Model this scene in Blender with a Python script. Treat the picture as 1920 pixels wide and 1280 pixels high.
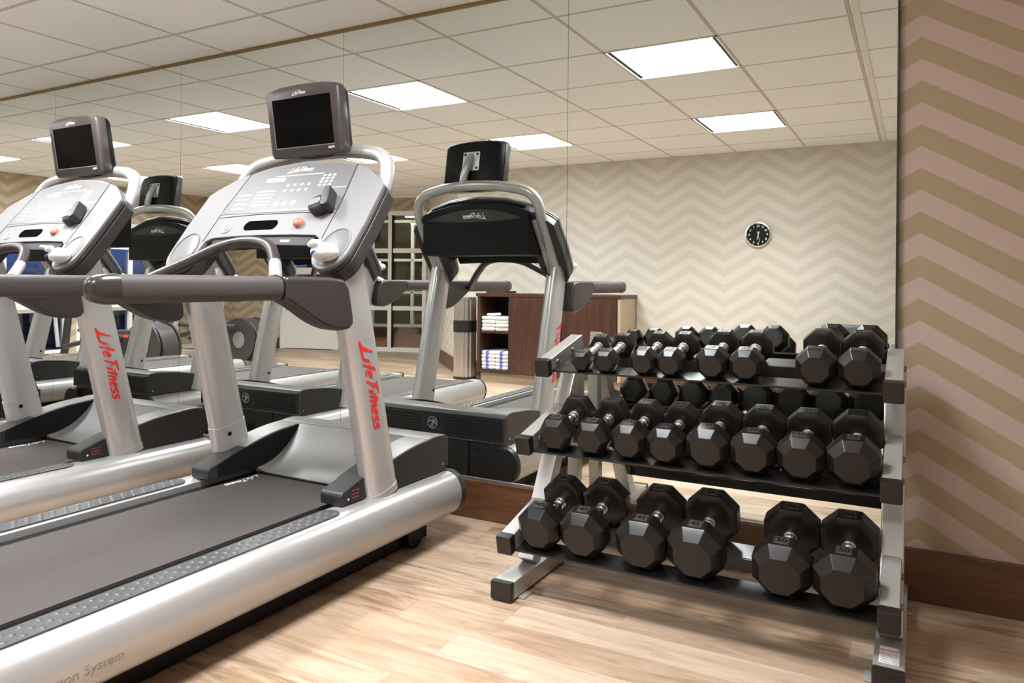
import bpy, bmesh, math, random
from mathutils import Vector, Matrix
random.seed(7)
PI = math.pi
sc = bpy.context.scene
for o in list(bpy.data.objects): bpy.data.objects.remove(o)
col = sc.collection

# ------------------------------------------------------------------ camera
YAW, ROLL, F, HY = .4995, .0085, 1390.0, 530.0
cd = bpy.data.cameras.new('camera'); cam = bpy.data.objects.new('camera', cd); col.objects.link(cam)
cd.sensor_width = 36; cd.sensor_fit = 'HORIZONTAL'; cd.lens = 36*F/1920
cd.shift_y = -(640-HY)/1920; cd.clip_start = .02; cd.clip_end = 200
cam.matrix_world = (Matrix.Translation((0, 0, 1.045)) @ Matrix.Rotation(YAW, 4, 'Z') @ Matrix.Rotation(PI/2, 4, 'X') @ Matrix.Rotation(ROLL, 4, 'Z'))
sc.camera = cam

# ------------------------------------------------------------------ view + world (dusk sky outside the windows)
sc.view_settings.view_transform = 'Standard'; sc.view_settings.look = 'None'
sc.view_settings.gamma = 1; sc.view_settings.use_curve_mapping = False
sc.view_settings.exposure = 0.17
sc.cycles.max_bounces = 12; sc.cycles.glossy_bounces = 8; sc.cycles.diffuse_bounces = 5; sc.cycles.transmission_bounces = 8
LIGHT_STRENGTH = 18.0      # glow of the diffusers
LAMP_POWER = 24.0          # downward light of each fixture
LIGHT_COLOR = (.965, .98, 1.0)
w = bpy.data.worlds.new('dusk'); sc.world = w; w.use_nodes = True
nt = w.node_tree; nt.nodes.clear()
tc = nt.nodes.new('ShaderNodeTexCoord'); sx = nt.nodes.new('ShaderNodeSeparateXYZ'); cr = nt.nodes.new('ShaderNodeValToRGB')
bg = nt.nodes.new('ShaderNodeBackground'); wo = nt.nodes.new('ShaderNodeOutputWorld')
nt.links.new(tc.outputs['Generated'], sx.inputs[0]); nt.links.new(sx.outputs[2], cr.inputs[0])
cr.color_ramp.elements[0].position = 0.0; cr.color_ramp.elements[0].color = (.02, .03, .035, 1)
cr.color_ramp.elements[1].position = .5; cr.color_ramp.elements[1].color = (.01, .02, .12, 1)
e = cr.color_ramp.elements.new(.02); e.color = (.07, .10, .30, 1)
nt.links.new(cr.outputs[0], bg.inputs[0]); bg.inputs[1].default_value = 1.0
nt.links.new(bg.outputs[0], wo.inputs[0])

# ------------------------------------------------------------------ materials
def newmat(name):
    m = bpy.data.materials.new(name); m.use_nodes = True
    n = m.node_tree; b = n.nodes['Principled BSDF']
    return m, n, b
def pbr(name, c, rough=.5, metal=0.0, spec=.5, noise=0.0, nscale=60, bump=0.0, bscale=200, coat=0.0):
    m, n, b = newmat(name)
    b.inputs['Base Color'].default_value = (*c, 1); b.inputs['Roughness'].default_value = rough
    b.inputs['Metallic'].default_value = metal; b.inputs['Specular IOR Level'].default_value = spec
    b.inputs['Coat Weight'].default_value = coat
    t = n.nodes.new('ShaderNodeTexCoord')
    if noise:
        x = n.nodes.new('ShaderNodeTexNoise'); x.inputs['Scale'].default_value = nscale; x.inputs['Detail'].default_value = 4
        n.links.new(t.outputs['Object'], x.inputs['Vector'])
        r = n.nodes.new('ShaderNodeMapRange'); r.inputs['To Min'].default_value = 1-noise; r.inputs['To Max'].default_value = 1+noise
        n.links.new(x.outputs[0], r.inputs[0])
        v = n.nodes.new('ShaderNodeVectorMath'); v.operation = 'SCALE'; v.inputs[0].default_value = c
        n.links.new(r.outputs[0], v.inputs['Scale']); n.links.new(v.outputs[0], b.inputs['Base Color'])
    if bump:
        x = n.nodes.new('ShaderNodeTexNoise'); x.inputs['Scale'].default_value = bscale; x.inputs['Detail'].default_value = 2
        n.links.new(t.outputs['Object'], x.inputs['Vector'])
        bp = n.nodes.new('ShaderNodeBump'); bp.inputs['Strength'].default_value = bump; bp.inputs['Distance'].default_value = .002
        n.links.new(x.outputs[0], bp.inputs['Height']); n.links.new(bp.outputs[0], b.inputs['Normal'])
    return m
def math_node(n, op, a, b=None):
    x = n.nodes.new('ShaderNodeMath'); x.operation = op
    for i, v in enumerate((a, b)):
        if v is None: continue
        if isinstance(v, (int, float)): x.inputs[i].default_value = v
        else: n.links.new(v, x.inputs[i])
    return x.outputs[0]
def mixc(n, fac, a, b):
    x = n.nodes.new('ShaderNodeMix'); x.data_type = 'RGBA'
    if isinstance(fac, (int, float)): x.inputs[0].default_value = fac
    else: n.links.new(fac, x.inputs[0])
    for i, v in ((6, a), (7, b)):
        if isinstance(v, tuple): x.inputs[i].default_value = (*v, 1)
        else: n.links.new(v, x.inputs[i])
    return x.outputs[2]

def chevron_mat(name, peak, zoff, light, dark, period=.65, amp=.195, band=.146):
    """zigzag wallpaper; horizontal coordinate = object x, vertical = object z"""
    m, n, b = newmat(name)
    t = n.nodes.new('ShaderNodeTexCoord'); s = n.nodes.new('ShaderNodeSeparateXYZ'); n.links.new(t.outputs['Object'], s.inputs[0])
    u = math_node(n, 'DIVIDE', math_node(n, 'SUBTRACT', s.outputs[0], peak), period)
    fr = math_node(n, 'FRACT', math_node(n, 'ADD', u, 20.5))
    tri = math_node(n, 'MULTIPLY', math_node(n, 'ABSOLUTE', math_node(n, 'SUBTRACT', fr, .5)), 2*amp)   # 0 at peak -> amp at trough
    v = math_node(n, 'FRACT', math_node(n, 'ADD', math_node(n, 'DIVIDE', math_node(n, 'ADD', math_node(n, 'SUBTRACT', s.outputs[2], zoff), tri), band), 40.0))
    st = n.nodes.new('ShaderNodeMapRange'); st.inputs['From Min'].default_value = .49; st.inputs['From Max'].default_value = .51
    n.links.new(v, st.inputs[0])
    ns = n.nodes.new('ShaderNodeTexNoise'); ns.inputs['Scale'].default_value = 240; n.links.new(t.outputs['Object'], ns.inputs['Vector'])
    c = mixc(n, st.outputs[0], dark, light)
    n.links.new(c, b.inputs['Base Color'])
    bp = n.nodes.new('ShaderNodeBump'); bp.inputs['Strength'].default_value = .08; bp.inputs['Distance'].default_value = .001
    n.links.new(ns.outputs[0], bp.inputs['Height']); n.links.new(bp.outputs[0], b.inputs['Normal'])
    b.inputs['Roughness'].default_value = .62; b.inputs['Specular IOR Level'].default_value = .3
    return m

def floor_mat():
    m, n, b = newmat('vinyl wood planks')
    t = n.nodes.new('ShaderNodeTexCoord'); s = n.nodes.new('ShaderNodeSeparateXYZ'); n.links.new(t.outputs['Object'], s.inputs[0])
    pw, pl = .135, 1.05
    ry = math_node(n, 'DIVIDE', math_node(n, 'ADD', s.outputs[1], 30), pw); row = math_node(n, 'FLOOR', ry)
    wn = n.nodes.new('ShaderNodeTexWhiteNoise'); wn.noise_dimensions = '1D'; n.links.new(row, wn.inputs['W'])
    rx = math_node(n, 'ADD', math_node(n, 'DIVIDE', math_node(n, 'ADD', s.outputs[0], 30), pl), wn.outputs['Value'])
    colx = math_node(n, 'FLOOR', rx)
    cb = n.nodes.new('ShaderNodeCombineXYZ'); n.links.new(colx, cb.inputs[0]); n.links.new(row, cb.inputs[1])
    w2 = n.nodes.new('ShaderNodeTexWhiteNoise'); w2.noise_dimensions = '3D'; n.links.new(cb.outputs[0], w2.inputs['Vector'])
    # grain coordinates: stretched along x and offset per plank
    off = math_node(n, 'MULTIPLY', w2.outputs['Value'], 37.0)
    gv = n.nodes.new('ShaderNodeCombineXYZ')
    n.links.new(math_node(n, 'MULTIPLY', s.outputs[0], 1.0), gv.inputs[0]); n.links.new(math_node(n, 'MULTIPLY', s.outputs[1], 8.5), gv.inputs[1]); n.links.new(off, gv.inputs[2])
    g1 = n.nodes.new('ShaderNodeTexNoise'); g1.inputs['Scale'].default_value = 2.3; g1.inputs['Detail'].default_value = 7; g1.inputs['Roughness'].default_value = .62; g1.inputs['Distortion'].default_value = 1.1
    n.links.new(gv.outputs[0], g1.inputs['Vector'])
    g2 = n.nodes.new('ShaderNodeTexNoise'); g2.inputs['Scale'].default_value = 13; g2.inputs['Detail'].default_value = 5; g2.inputs['Roughness'].default_value = .7; g2.inputs['Distortion'].default_value = .5
    n.links.new(gv.outputs[0], g2.inputs['Vector'])
    r = n.nodes.new('ShaderNodeValToRGB'); r.color_ramp.elements[0].position = .37; r.color_ramp.elements[0].color = (.13, .065, .032, 1)
    r.color_ramp.elements[1].position = .58; r.color_ramp.elements[1].color = (.50, .385, .285, 1)
    e = r.color_ramp.elements.new(.46); e.color = (.33, .225, .14, 1)
    n.links.new(g1.outputs[0], r.inputs[0])
    fine = mixc(n, math_node(n, 'MULTIPLY', math_node(n, 'SUBTRACT', g2.outputs[0], .44), 2.4), r.outputs[0], (.24, .145, .085))
    tone = mixc(n, math_node(n, 'MULTIPLY', w2.outputs['Value'], .5), fine, (.60, .485, .375))
    # seams
    fy = math_node(n, 'FRACT', ry); fx = math_node(n, 'FRACT', rx)
    ey = math_node(n, 'LESS_THAN', fy, .012); ex = math_node(n, 'LESS_THAN', fx, .0018)
    w4 = n.nodes.new('ShaderNodeTexWhiteNoise'); w4.noise_dimensions = '3D'; av = n.nodes.new('ShaderNodeVectorMath'); av.inputs[1].default_value = (17, 5, 3); n.links.new(cb.outputs[0], av.inputs[0]); n.links.new(av.outputs[0], w4.inputs['Vector'])
    tone = mixc(n, math_node(n, 'MULTIPLY', math_node(n, 'POWER', w4.outputs['Value'], 1.6), .58), tone, (.30, .175, .10))
    seam = math_node(n, 'MULTIPLY', math_node(n, 'MAXIMUM', ey, ex), .45)
    n.links.new(mixc(n, seam, tone, (.16, .10, .06)), b.inputs['Base Color'])
    b.inputs['Roughness'].default_value = .42; b.inputs['Specular IOR Level'].default_value = .45
    bp = n.nodes.new('ShaderNodeBump'); bp.inputs['Strength'].default_value = .12; bp.inputs['Distance'].default_value = .002
    n.links.new(g2.outputs[0], bp.inputs['Height']); n.links.new(bp.outputs[0], b.inputs['Normal'])
    return m

def wood_mat(name, c1, c2, rough=.4, axis=0, scale=1.0):
    m, n, b = newmat(name)
    t = n.nodes.new('ShaderNodeTexCoord'); mp = n.nodes.new('ShaderNodeMapping'); n.links.new(t.outputs['Object'], mp.inputs[0])
    sc_ = [14*scale]*3; sc_[axis] = 1.2*scale; mp.inputs['Scale'].default_value = sc_
    g = n.nodes.new('ShaderNodeTexNoise'); g.inputs['Scale'].default_value = 2; g.inputs['Detail'].default_value = 6; g.inputs['Distortion'].default_value = 1.2
    n.links.new(mp.outputs[0], g.inputs['Vector'])
    r = n.nodes.new('ShaderNodeMapRange'); r.inputs['From Min'].default_value = .3; r.inputs['From Max'].default_value = .7; n.links.new(g.outputs[0], r.inputs[0])
    n.links.new(mixc(n, r.outputs[0], c1, c2), b.inputs['Base Color']); b.inputs['Roughness'].default_value = rough
    return m

def ceiling_mat():
    m, n, b = newmat('suspended ceiling tiles')
    t = n.nodes.new('ShaderNodeTexCoord'); s = n.nodes.new('ShaderNodeSeparateXYZ'); n.links.new(t.outputs['Object'], s.inputs[0])
    fx = math_node(n, 'FRACT', math_node(n, 'ADD', math_node(n, 'DIVIDE', math_node(n, 'ADD', s.outputs[0], 4.55), .61), 40))
    fy = math_node(n, 'FRACT', math_node(n, 'ADD', math_node(n, 'DIVIDE', math_node(n, 'SUBTRACT', s.outputs[1], 2.488), .6), 40))
    def dist(f, T): return math_node(n, 'MULTIPLY', math_node(n, 'MINIMUM', f, math_node(n, 'SUBTRACT', 1.0, f)), T)
    d = math_node(n, 'MINIMUM', dist(fx, .61), dist(fy, .6))
    bar = math_node(n, 'LESS_THAN', d, .0065)
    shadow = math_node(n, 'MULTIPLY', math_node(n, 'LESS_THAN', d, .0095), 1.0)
    ns = n.nodes.new('ShaderNodeTexNoise'); ns.inputs['Scale'].default_value = 45; ns.inputs['Detail'].default_value = 5; n.links.new(t.outputs['Object'], ns.inputs['Vector'])
    tile = mixc(n, ns.outputs[0], (.85, .875, .875), (.91, .935, .935))
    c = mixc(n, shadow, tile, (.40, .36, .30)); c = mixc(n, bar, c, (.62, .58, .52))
    n.links.new(c, b.inputs['Base Color']); b.inputs['Roughness'].default_value = .9; b.inputs['Specular IOR Level'].default_value = .1
    bp = n.nodes.new('ShaderNodeBump'); bp.inputs['Strength'].default_value = .25; bp.inputs['Distance'].default_value = .004
    n.links.new(ns.outputs[0], bp.inputs['Height']); n.links.new(bp.outputs[0], b.inputs['Normal'])
    return m

def emit_mat(name, c, s):
    m = bpy.data.materials.new(name); m.use_nodes = True; n = m.node_tree; n.nodes.clear()
    e = n.nodes.new('ShaderNodeEmission'); e.inputs[0].default_value = (*c, 1); e.inputs[1].default_value = s
    o = n.nodes.new('ShaderNodeOutputMaterial'); n.links.new(e.outputs[0], o.inputs[0]); return m
def mirror_mat():
    m = bpy.data.materials.new('mirror glass'); m.use_nodes = True; n = m.node_tree; n.nodes.clear()
    g = n.nodes.new('ShaderNodeBsdfGlossy'); g.inputs['Color'].default_value = (.91, .95, .92, 1); g.inputs['Roughness'].default_value = 0
    o = n.nodes.new('ShaderNodeOutputMaterial'); n.links.new(g.outputs[0], o.inputs[0]); return m
def glass_mat(name, tint=(.9, .95, .93)):
    m = bpy.data.materials.new(name); m.use_nodes = True; n = m.node_tree; n.nodes.clear()
    g = n.nodes.new('ShaderNodeBsdfGlossy'); g.inputs['Roughness'].default_value = 0; g.inputs[0].default_value = (1, 1, 1, 1)
    t = n.nodes.new('ShaderNodeBsdfTransparent'); t.inputs[0].default_value = (*tint, 1)
    fr = n.nodes.new('ShaderNodeFresnel'); fr.inputs[0].default_value = 1.5
    mx = n.nodes.new('ShaderNodeMixShader'); n.links.new(fr.outputs[0], mx.inputs[0]); n.links.new(t.outputs[0], mx.inputs[1]); n.links.new(g.outputs[0], mx.inputs[2])
    o = n.nodes.new('ShaderNodeOutputMaterial'); n.links.new(mx.outputs[0], o.inputs[0]); return m

M = dict(
    silver=pbr('silver paint', (.53, .52, .52), .33, .5, .5, noise=.03, nscale=900),
    silver_rail=pbr('satin silver rail', (.45, .44, .435), .36, .55, .5, noise=.03, nscale=900),
    face=pbr('console silver plastic', (.180, .178, .176), .5, 0, .3),
    overlay=pbr('console overlay', (.135, .133, .131), .45, 0, .3),
    recess_shade=pbr('grey cup liner', (.12, .12, .12), .45),
    slot_seam_black=pbr('slot shade and seam black', (.004, .004, .004), 1.0, 0, 0),
    print=pbr('white print', (.85, .85, .84), .4),
    print_grey=pbr('grey print', (.30, .30, .30), .4),
    charcoal=pbr('charcoal plastic', (.024, .023, .024), .38, 0, .4, bump=.1, bscale=600),
    dark=pbr('dark grey plastic', (.038, .034, .035), .42, 0, .4, bump=.1, bscale=500),
    midgrey=pbr('grey moulded plastic', (.25, .245, .24), .36, .3, .5, bump=.05, bscale=500),
    black=pbr('black plastic', (.006, .006, .0065), .5, 0, .2),
    grip=pbr('rubber grip', (.062, .051, .051), .5, 0, .4, noise=.35, nscale=500, bump=.35, bscale=700),
    gripcap=pbr('grip end cap', (.040, .032, .032), .26),
    bracket=pbr('handrail bracket plastic', (.036, .028, .028), .34, bump=.06, bscale=600),
    pad=pbr('foot pad rubber', (.060, .060, .062), .36),
    belt=pbr('running belt', (.062, .052, .048), .65, 0, .35, noise=.5, nscale=330, bump=.35, bscale=500),
    screen=pbr('black screen', (.002, .002, .002), .12, 0, .25),
    bezel=pbr('screen bezel', (.068, .058, .058), .32),
    red=pbr('red lettering', (.70, .02, .02), .4),
    darkred=pbr('dull red print', (.22, .045, .045), .5),
    redbtn=pbr('red stop button', (.50, .16, .12), .25),
    rubber=pbr('dumbbell rubber', (.0075, .0052, .0048), .33, 0, .46, noise=.15, nscale=40, bump=.12, bscale=350),
    rubber_label=pbr('raised rubber label', (.060, .050, .048), .30, 0, .8),
    rubber_num=pbr('moulded numerals', (.004, .003, .003), .6, 0, .1),
    chrome=pbr('chrome handle', (.90, .89, .88), .16, 1.0, bump=.25, bscale=900),
    steel=pbr('brushed steel tube', (.50, .49, .47), .34, .5, noise=.05, nscale=60),
    steel_dark=pbr('dark end cap', (.014, .010, .010), .38),
    rackblack=pbr('black rack steel', (.022, .020, .020), .25, .2),
    bolt=pbr('bolt head', (.16, .145, .13), .3, .8),
    frame=pbr('white painted frame', (.80, .79, .76), .4),
    brass=pbr('brass channel', (.30, .22, .10), .35, .7),
    alum=pbr('aluminium channel', (.62, .62, .62), .3, .9),
    base=wood_mat('walnut baseboard', (.070, .028, .012), (.150, .066, .032), .34, 0),
    cab=wood_mat('reddish walnut laminate', (.036, .014, .009), (.075, .030, .018), .35, 2),
    cabin=wood_mat('dark cabinet interior', (.02, .012, .01), (.04, .022, .016), .5, 2),
    cabside=pbr('pale plinth and painted-light side', (.42, .32, .22), .4),
    towel=pbr('white terry towel', (.86, .86, .85), .95, 0, .1, bump=.8, bscale=500),
    towelblue=pbr('blue towel stripe', (.10, .12, .45), .95, 0, .1),
    binmetal=pbr('fluted stainless bin', (.52, .48, .43), .26, .8),
    sticker=pbr('white sticker', (.80, .78, .74), .5),
    orange=pbr('orange accent', (.75, .09, .02), .4),
    glass=glass_mat('clear glass'),
    mirror=mirror_mat(), floor=floor_mat(), ceil=ceiling_mat(),
    light=emit_mat('light diffuser', LIGHT_COLOR, LIGHT_STRENGTH),
    bench=pbr('grey bench vinyl', (.10, .105, .12), .4),
    redfloor=pbr('reddish corridor floor', (.22, .075, .035), .35, noise=.2, nscale=3),
    tanwall=pbr('tan corridor wall', (.34, .27, .16), .7),
    plaster=pbr('white plaster', (.82, .80, .77), .8),
    ground=pbr('dark ground outside', (.03, .035, .03), .9),
)
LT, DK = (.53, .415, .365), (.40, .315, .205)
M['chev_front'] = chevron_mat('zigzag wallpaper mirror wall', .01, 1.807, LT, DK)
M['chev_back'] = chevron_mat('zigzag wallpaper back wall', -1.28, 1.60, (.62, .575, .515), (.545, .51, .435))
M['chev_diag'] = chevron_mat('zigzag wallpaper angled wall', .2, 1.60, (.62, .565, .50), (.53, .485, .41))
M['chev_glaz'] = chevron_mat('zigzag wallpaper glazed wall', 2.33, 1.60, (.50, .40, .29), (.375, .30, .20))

# ------------------------------------------------------------------ mesh helpers
class MB:
    def __init__(s): s.v = []; s.f = []; s.m = []
    def add(s, vs, fs, mi=0):
        k = len(s.v); s.v += [tuple(v) for v in vs]; s.f += [tuple(k+i for i in f) for f in fs]; s.m += [mi]*len(fs); return s
    def box(s, x0, x1, y0, y1, z0, z1, mi=0, mat=None):
        vs = [Vector((x, y, z)) for z in (z0, z1) for y in (y0, y1) for x in (x0, x1)]
        if mat: vs = [mat @ v for v in vs]
        return s.add(vs, [(0, 2, 3, 1), (4, 5, 7, 6), (0, 1, 5, 4), (2, 6, 7, 3), (0, 4, 6, 2), (1, 3, 7, 5)], mi)
    def bar(s, a, b, w, h, up=(0, 0, 1), mi=0):
        """rectangular tube a->b; w sideways, h along up"""
        a, b = Vector(a), Vector(b); d = (b-a).normalized(); sd = d.cross(Vector(up)).normalized(); u = sd.cross(d)
        vs = [p + sd*(i*w/2) + u*(j*h/2) for p in (a, b) for i, j in ((-1, -1), (1, -1), (1, 1), (-1, 1))]
        return s.add(vs, [(3, 2, 1, 0), (4, 5, 6, 7), (0, 1, 5, 4), (1, 2, 6, 5), (2, 3, 7, 6), (3, 0, 4, 7)], mi)
    def prism(s, poly, axis, a, b, mi=0):
        """poly in the other two axes (cyclic order x->y,z ; y->x,z ; z->x,y)"""
        def P(t, p): return {0: (t, p[0], p[1]), 1: (p[0], t, p[1]), 2: (p[0], p[1], t)}[axis]
        n = len(poly); vs = [P(a, p) for p in poly]+[P(b, p) for p in poly]
        return s.add(vs, [tuple(range(n-1, -1, -1)), tuple(range(n, 2*n))]+[(i, (i+1) % n, n+(i+1) % n, n+i) for i in range(n)], mi)
    def loft(s, secs, cap=True, mi=0):
        n = len(secs[0]); vs = [p for q in secs for p in q]; fs = []
        for k in range(len(secs)-1):
            for i in range(n): fs.append((k*n+i, k*n+(i+1) % n, (k+1)*n+(i+1) % n, (k+1)*n+i))
        if cap: fs += [tuple(range(n-1, -1, -1)), tuple((len(secs)-1)*n+i for i in range(n))]
        return s.add(vs, fs, mi)
    def tube(s, path, r, n=14, ry=None, cap=True, mi=0, up=(1, 0, 0), e=2.0):
        P = [Vector(p) for p in path]; secs = []
        rs = r if isinstance(r, (list, tuple)) else [r]*len(P)
        rys = ry if isinstance(ry, (list, tuple)) else ([ry]*len(P) if ry else rs)
        U = Vector(up)
        for i, p in enumerate(P):
            d = (P[min(i+1, len(P)-1)]-P[max(i-1, 0)]).normalized()
            U = (U - d*U.dot(d))
            if U.length < 1e-4: U = d.orthogonal()
            U.normalize(); V = d.cross(U)
            q = []
            for k in range(n):
                a = 2*PI*k/n; c, sn = math.cos(a), math.sin(a)
                q.append(p + U*rs[i]*math.copysign(abs(c)**(2/e), c) + V*rys[i]*math.copysign(abs(sn)**(2/e), sn))
            secs.append(q)
        return s.loft(secs, cap, mi)
    def cyl(s, c, axis, r, a, b, n=24, mi=0, r2=None):
        r2 = r if r2 is None else r2; ax = 'xyz'.index(axis) if isinstance(axis, str) else axis
        def ring(t, rr):
            o = []
            for k in range(n):
                u, v = rr*math.cos(2*PI*k/n), rr*math.sin(2*PI*k/n)
                p = [0, 0, 0]; oth = [i for i in range(3) if i != ax]
                p[oth[0]] = c[oth[0]]+u; p[oth[1]] = c[oth[1]]+v; p[ax] = t; o.append(p)
            return o
        return s.loft([ring(a, r), ring(b, r2)], True, mi)
    def xf(s, mat, start=0):
        for i in range(start, len(s.v)): s.v[i] = tuple(mat @ Vector(s.v[i]))
        return s
    def build(s, name, mats, parent=None, smooth=35, bevel=0.0, seg=2, origin=None, link=True):
        me = bpy.data.meshes.new(name)
        vs = s.v
        me.from_pydata(vs, [], s.f)
        mats = mats if isinstance(mats, (list, tuple)) else [mats]
        for k in mats: me.materials.append(M[k] if isinstance(k, str) else k)
        for p, i in zip(me.polygons, s.m): p.material_index = i
        bm = bmesh.new(); bm.from_mesh(me)
        bmesh.ops.recalc_face_normals(bm, faces=bm.faces)
        if bevel:
            ed = [e for e in bm.edges if len(e.link_faces) == 2 and e.calc_face_angle(0) > math.radians(32)]
            bmesh.ops.bevel(bm, geom=ed, offset=bevel, segments=seg, profile=.5, affect='EDGES', clamp_overlap=True)
        if origin is not None: bmesh.ops.translate(bm, verts=bm.verts, vec=-Vector(origin))
        bm.to_mesh(me); bm.free()
        if smooth:
            me.polygons.foreach_set('use_smooth', [True]*len(me.polygons))
            me.set_sharp_from_angle(angle=math.radians(smooth))
        o = bpy.data.objects.new(name, me)
        if origin is not None: o.location = origin
        col.objects.link(o)
        if bevel and smooth:
            wn = o.modifiers.new('weighted_normal', 'WEIGHTED_NORMAL'); wn.keep_sharp = True; wn.weight = 80
        if parent: o.parent = parent
        return o

def empty(name, loc=(0, 0, 0), rz=0):
    o = bpy.data.objects.new(name, None); o.empty_display_size = .1; col.objects.link(o); o.location = loc; o.rotation_euler.z = rz; return o
def tag(o, label=None, cat=None, group=None, kind=None):
    if label: o['label'] = label
    if cat: o['category'] = cat
    if group: o['group'] = group
    if kind: o['kind'] = kind
    return o
def struct(o, label=None): o['kind'] = 'structure'; (label and o.__setitem__('label', label)); return o
def copy_tree(o, parent=None):
    c = o.copy(); col.objects.link(c); c.parent = parent
    for ch in list(o.children): copy_tree(ch, c)
    return c
def bez(p0, p1, p2, p3, n=10):
    o = []
    for i in range(n+1):
        t = i/n; a = [(1-t)**3, 3*t*(1-t)**2, 3*t*t*(1-t), t**3]
        o.append(tuple(sum(a[k]*q[j] for k, q in enumerate((p0, p1, p2, p3))) for j in range(len(p0))))
    return o
def smoothpath(pts, n=6):
    """Catmull-Rom through points"""
    P = [Vector(p) for p in pts]; out = []
    for i in range(len(P)-1):
        a = P[max(i-1, 0)]; b = P[i]; c = P[i+1]; d = P[min(i+2, len(P)-1)]
        for k in range(n):
            t = k/n
            out.append(.5*((2*b)+(c-a)*t+(2*a-5*b+4*c-d)*t*t+(3*b-a-3*c+d)*t**3))
    out.append(P[-1]); return out

# text -> mesh verts/faces in the XY plane (x right, y up), centred or left aligned
def text_mesh(txt, size, align='CENTER', shear=0.0, bold=0.0):
    cu = bpy.data.curves.new('t', 'FONT'); cu.body = txt; cu.size = size; cu.align_x = align; cu.align_y = 'CENTER'; cu.shear = shear; cu.offset = bold
    cu.resolution_u = 3
    ob = bpy.data.objects.new('t', cu)
    me = bpy.data.meshes.new_from_object(ob)
    vs = [v.co.copy() for v in me.vertices]; fs = [tuple(p.vertices) for p in me.polygons]
    bpy.data.objects.remove(ob); bpy.data.curves.remove(cu); bpy.data.meshes.remove(me)
    return vs, fs
def add_text(mb, txt, size, mat, align='CENTER', shear=0.0, bold=0.0, mi=0):
    vs, fs = text_mesh(txt, size, align, shear, bold)
    mb.add([mat @ v for v in vs], fs, mi); return mb

# brush lettering of the maker's script, as strokes in letter units
STROKES = {
 'L': ([[(-.35, -.22), (.05, .02), (.22, .55), (.34, 1.15)], [(-.35, -.22), (.15, -.10), (.74, -.06), (.78, .14)]], .84),
 'i': ([[(.16, .62), (.06, .25), (.02, .0)], [(.22, .86), (.26, .80)]], .30),
 'f': ([[(.52, 1.12), (.36, 1.05), (.24, .6), (.05, -.22)], [(.02, .58), (.44, .64)]], .44),
 'e': ([[(.06, .32), (.40, .46), (.38, .64), (.20, .58), (.06, .28), (.12, .03), (.44, .12)]], .54),
 'F': ([[(.10, 1.12), (.55, 1.16), (.98, 1.22)], [(.44, 1.14), (.30, .55), (.10, -.10)], [(.20, .58), (.62, .66)]], .72),
 't': ([[(.30, 1.02), (.16, .45), (.06, .0)], [(-.08, .72), (.50, .80)]], .36),
 'n': ([[(.12, .62), (.02, .0)], [(.06, .30), (.26, .62), (.42, .60), (.36, .30), (.34, .0)]], .52),
 's': ([[(.46, .60), (.20, .62), (.12, .42), (.36, .26), (.30, .04), (.0, .02)]], .50),
}
def logo_script(width_total, txt='Life Fitness', thick=.13):
    x = 0; polys = []
    for ch in txt:
        if ch == ' ': x += .12; continue
        st, adv = STROKES[ch]
        for l in st: polys.append([(x+a, b) for a, b in l])
        x += adv
    # long crossbar swash over "itness"
    k = width_total/(x+.2)
    vs = []; fs = []
    for l in polys:
        P = smoothpath([(a, b, 0) for a, b in l], 4) if len(l) > 2 else [Vector((a, b, 0)) for a, b in l]
        b0 = len(vs)
        for i, p in enumerate(P):
            d = (P[min(i+1, len(P)-1)]-P[max(i-1, 0)]).normalized(); nrm = Vector((-d.y, d.x, 0))
            t = i/max(1, len(P)-1); wd = thick*(.62+.5*math.sin(PI*min(1, t+.15)))*.5
            vs += [(p+nrm*wd)*k, (p-nrm*wd)*k]
            for q_ in (-1, -2): vs[q_] = Vector((vs[q_].x+.22*vs[q_].y, vs[q_].y, 0))
        for i in range(len(P)-1): fs.append((b0+2*i, b0+2*i+1, b0+2*i+3, b0+2*i+2))
    return [Vector((v.x-width_total/2, v.y, 0)) for v in vs], fs
def add_logo(mb, width, mat, thick=.15, mi=0):
    vs, fs = logo_script(width, thick=thick); mb.add([mat @ v for v in vs], fs, mi); return mb

# ------------------------------------------------------------------ room
D, H = 2.82, 2.295
WL = -9.4
ROOM = [(1.3, 2.84), (1.3, -1.5), (-4.6, -1.5), (-6.35, -3.4), (WL, -2.5), (WL, 2.84)]
mb = MB(); mb.add([(x, y, 0) for x, y in ROOM]+[(x, y, -.1) for x, y in ROOM], [tuple(range(6)), tuple(range(11, 5, -1))]+[(i, (i+1) % 6, 6+(i+1) % 6, 6+i) for i in range(6)])
struct(mb.build('floor', 'floor', smooth=0))
# ceiling: a field of cells with openings for the lights
LC = [(-7, -6), (-4, -3), (-1, 0), (2, 3), (5, 6)]
LR = [2, 5]
open_cells = set()
for a, b in LC:
    for r in LR: open_cells.add((a, r))
def cx(i): return -4.55+.61*i
def cy(j): return 2.488-.6*(j-1)            # row line j (j=1 is the first line from the mirror)
mb = MB()
for i in range(-9, 11):
    for j in range(0, 12):
        if (i, j) in open_cells: continue
        x0, x1, y1, y0 = max(cx(i), WL-.1), min(cx(i+1), 1.35), min(cy(j), 2.84), max(cy(j+1), -3.7)
        if x1 <= x0 or y1 <= y0: continue
        mb.add([(x0, y0, H), (x1, y0, H), (x1, y1, H), (x0, y1, H)], [(3, 2, 1, 0)])
mb.box(WL-.1, 1.35, -3.7, 2.84, H+.12, H+.14)
struct(mb.build('ceiling', 'ceil', smooth=0))
mb = MB().box(-.262, -.234, -1.5, 2.82, H-.006, H-.0005)
struct(mb.build('trim_1', 'frame', bevel=.002))

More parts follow.
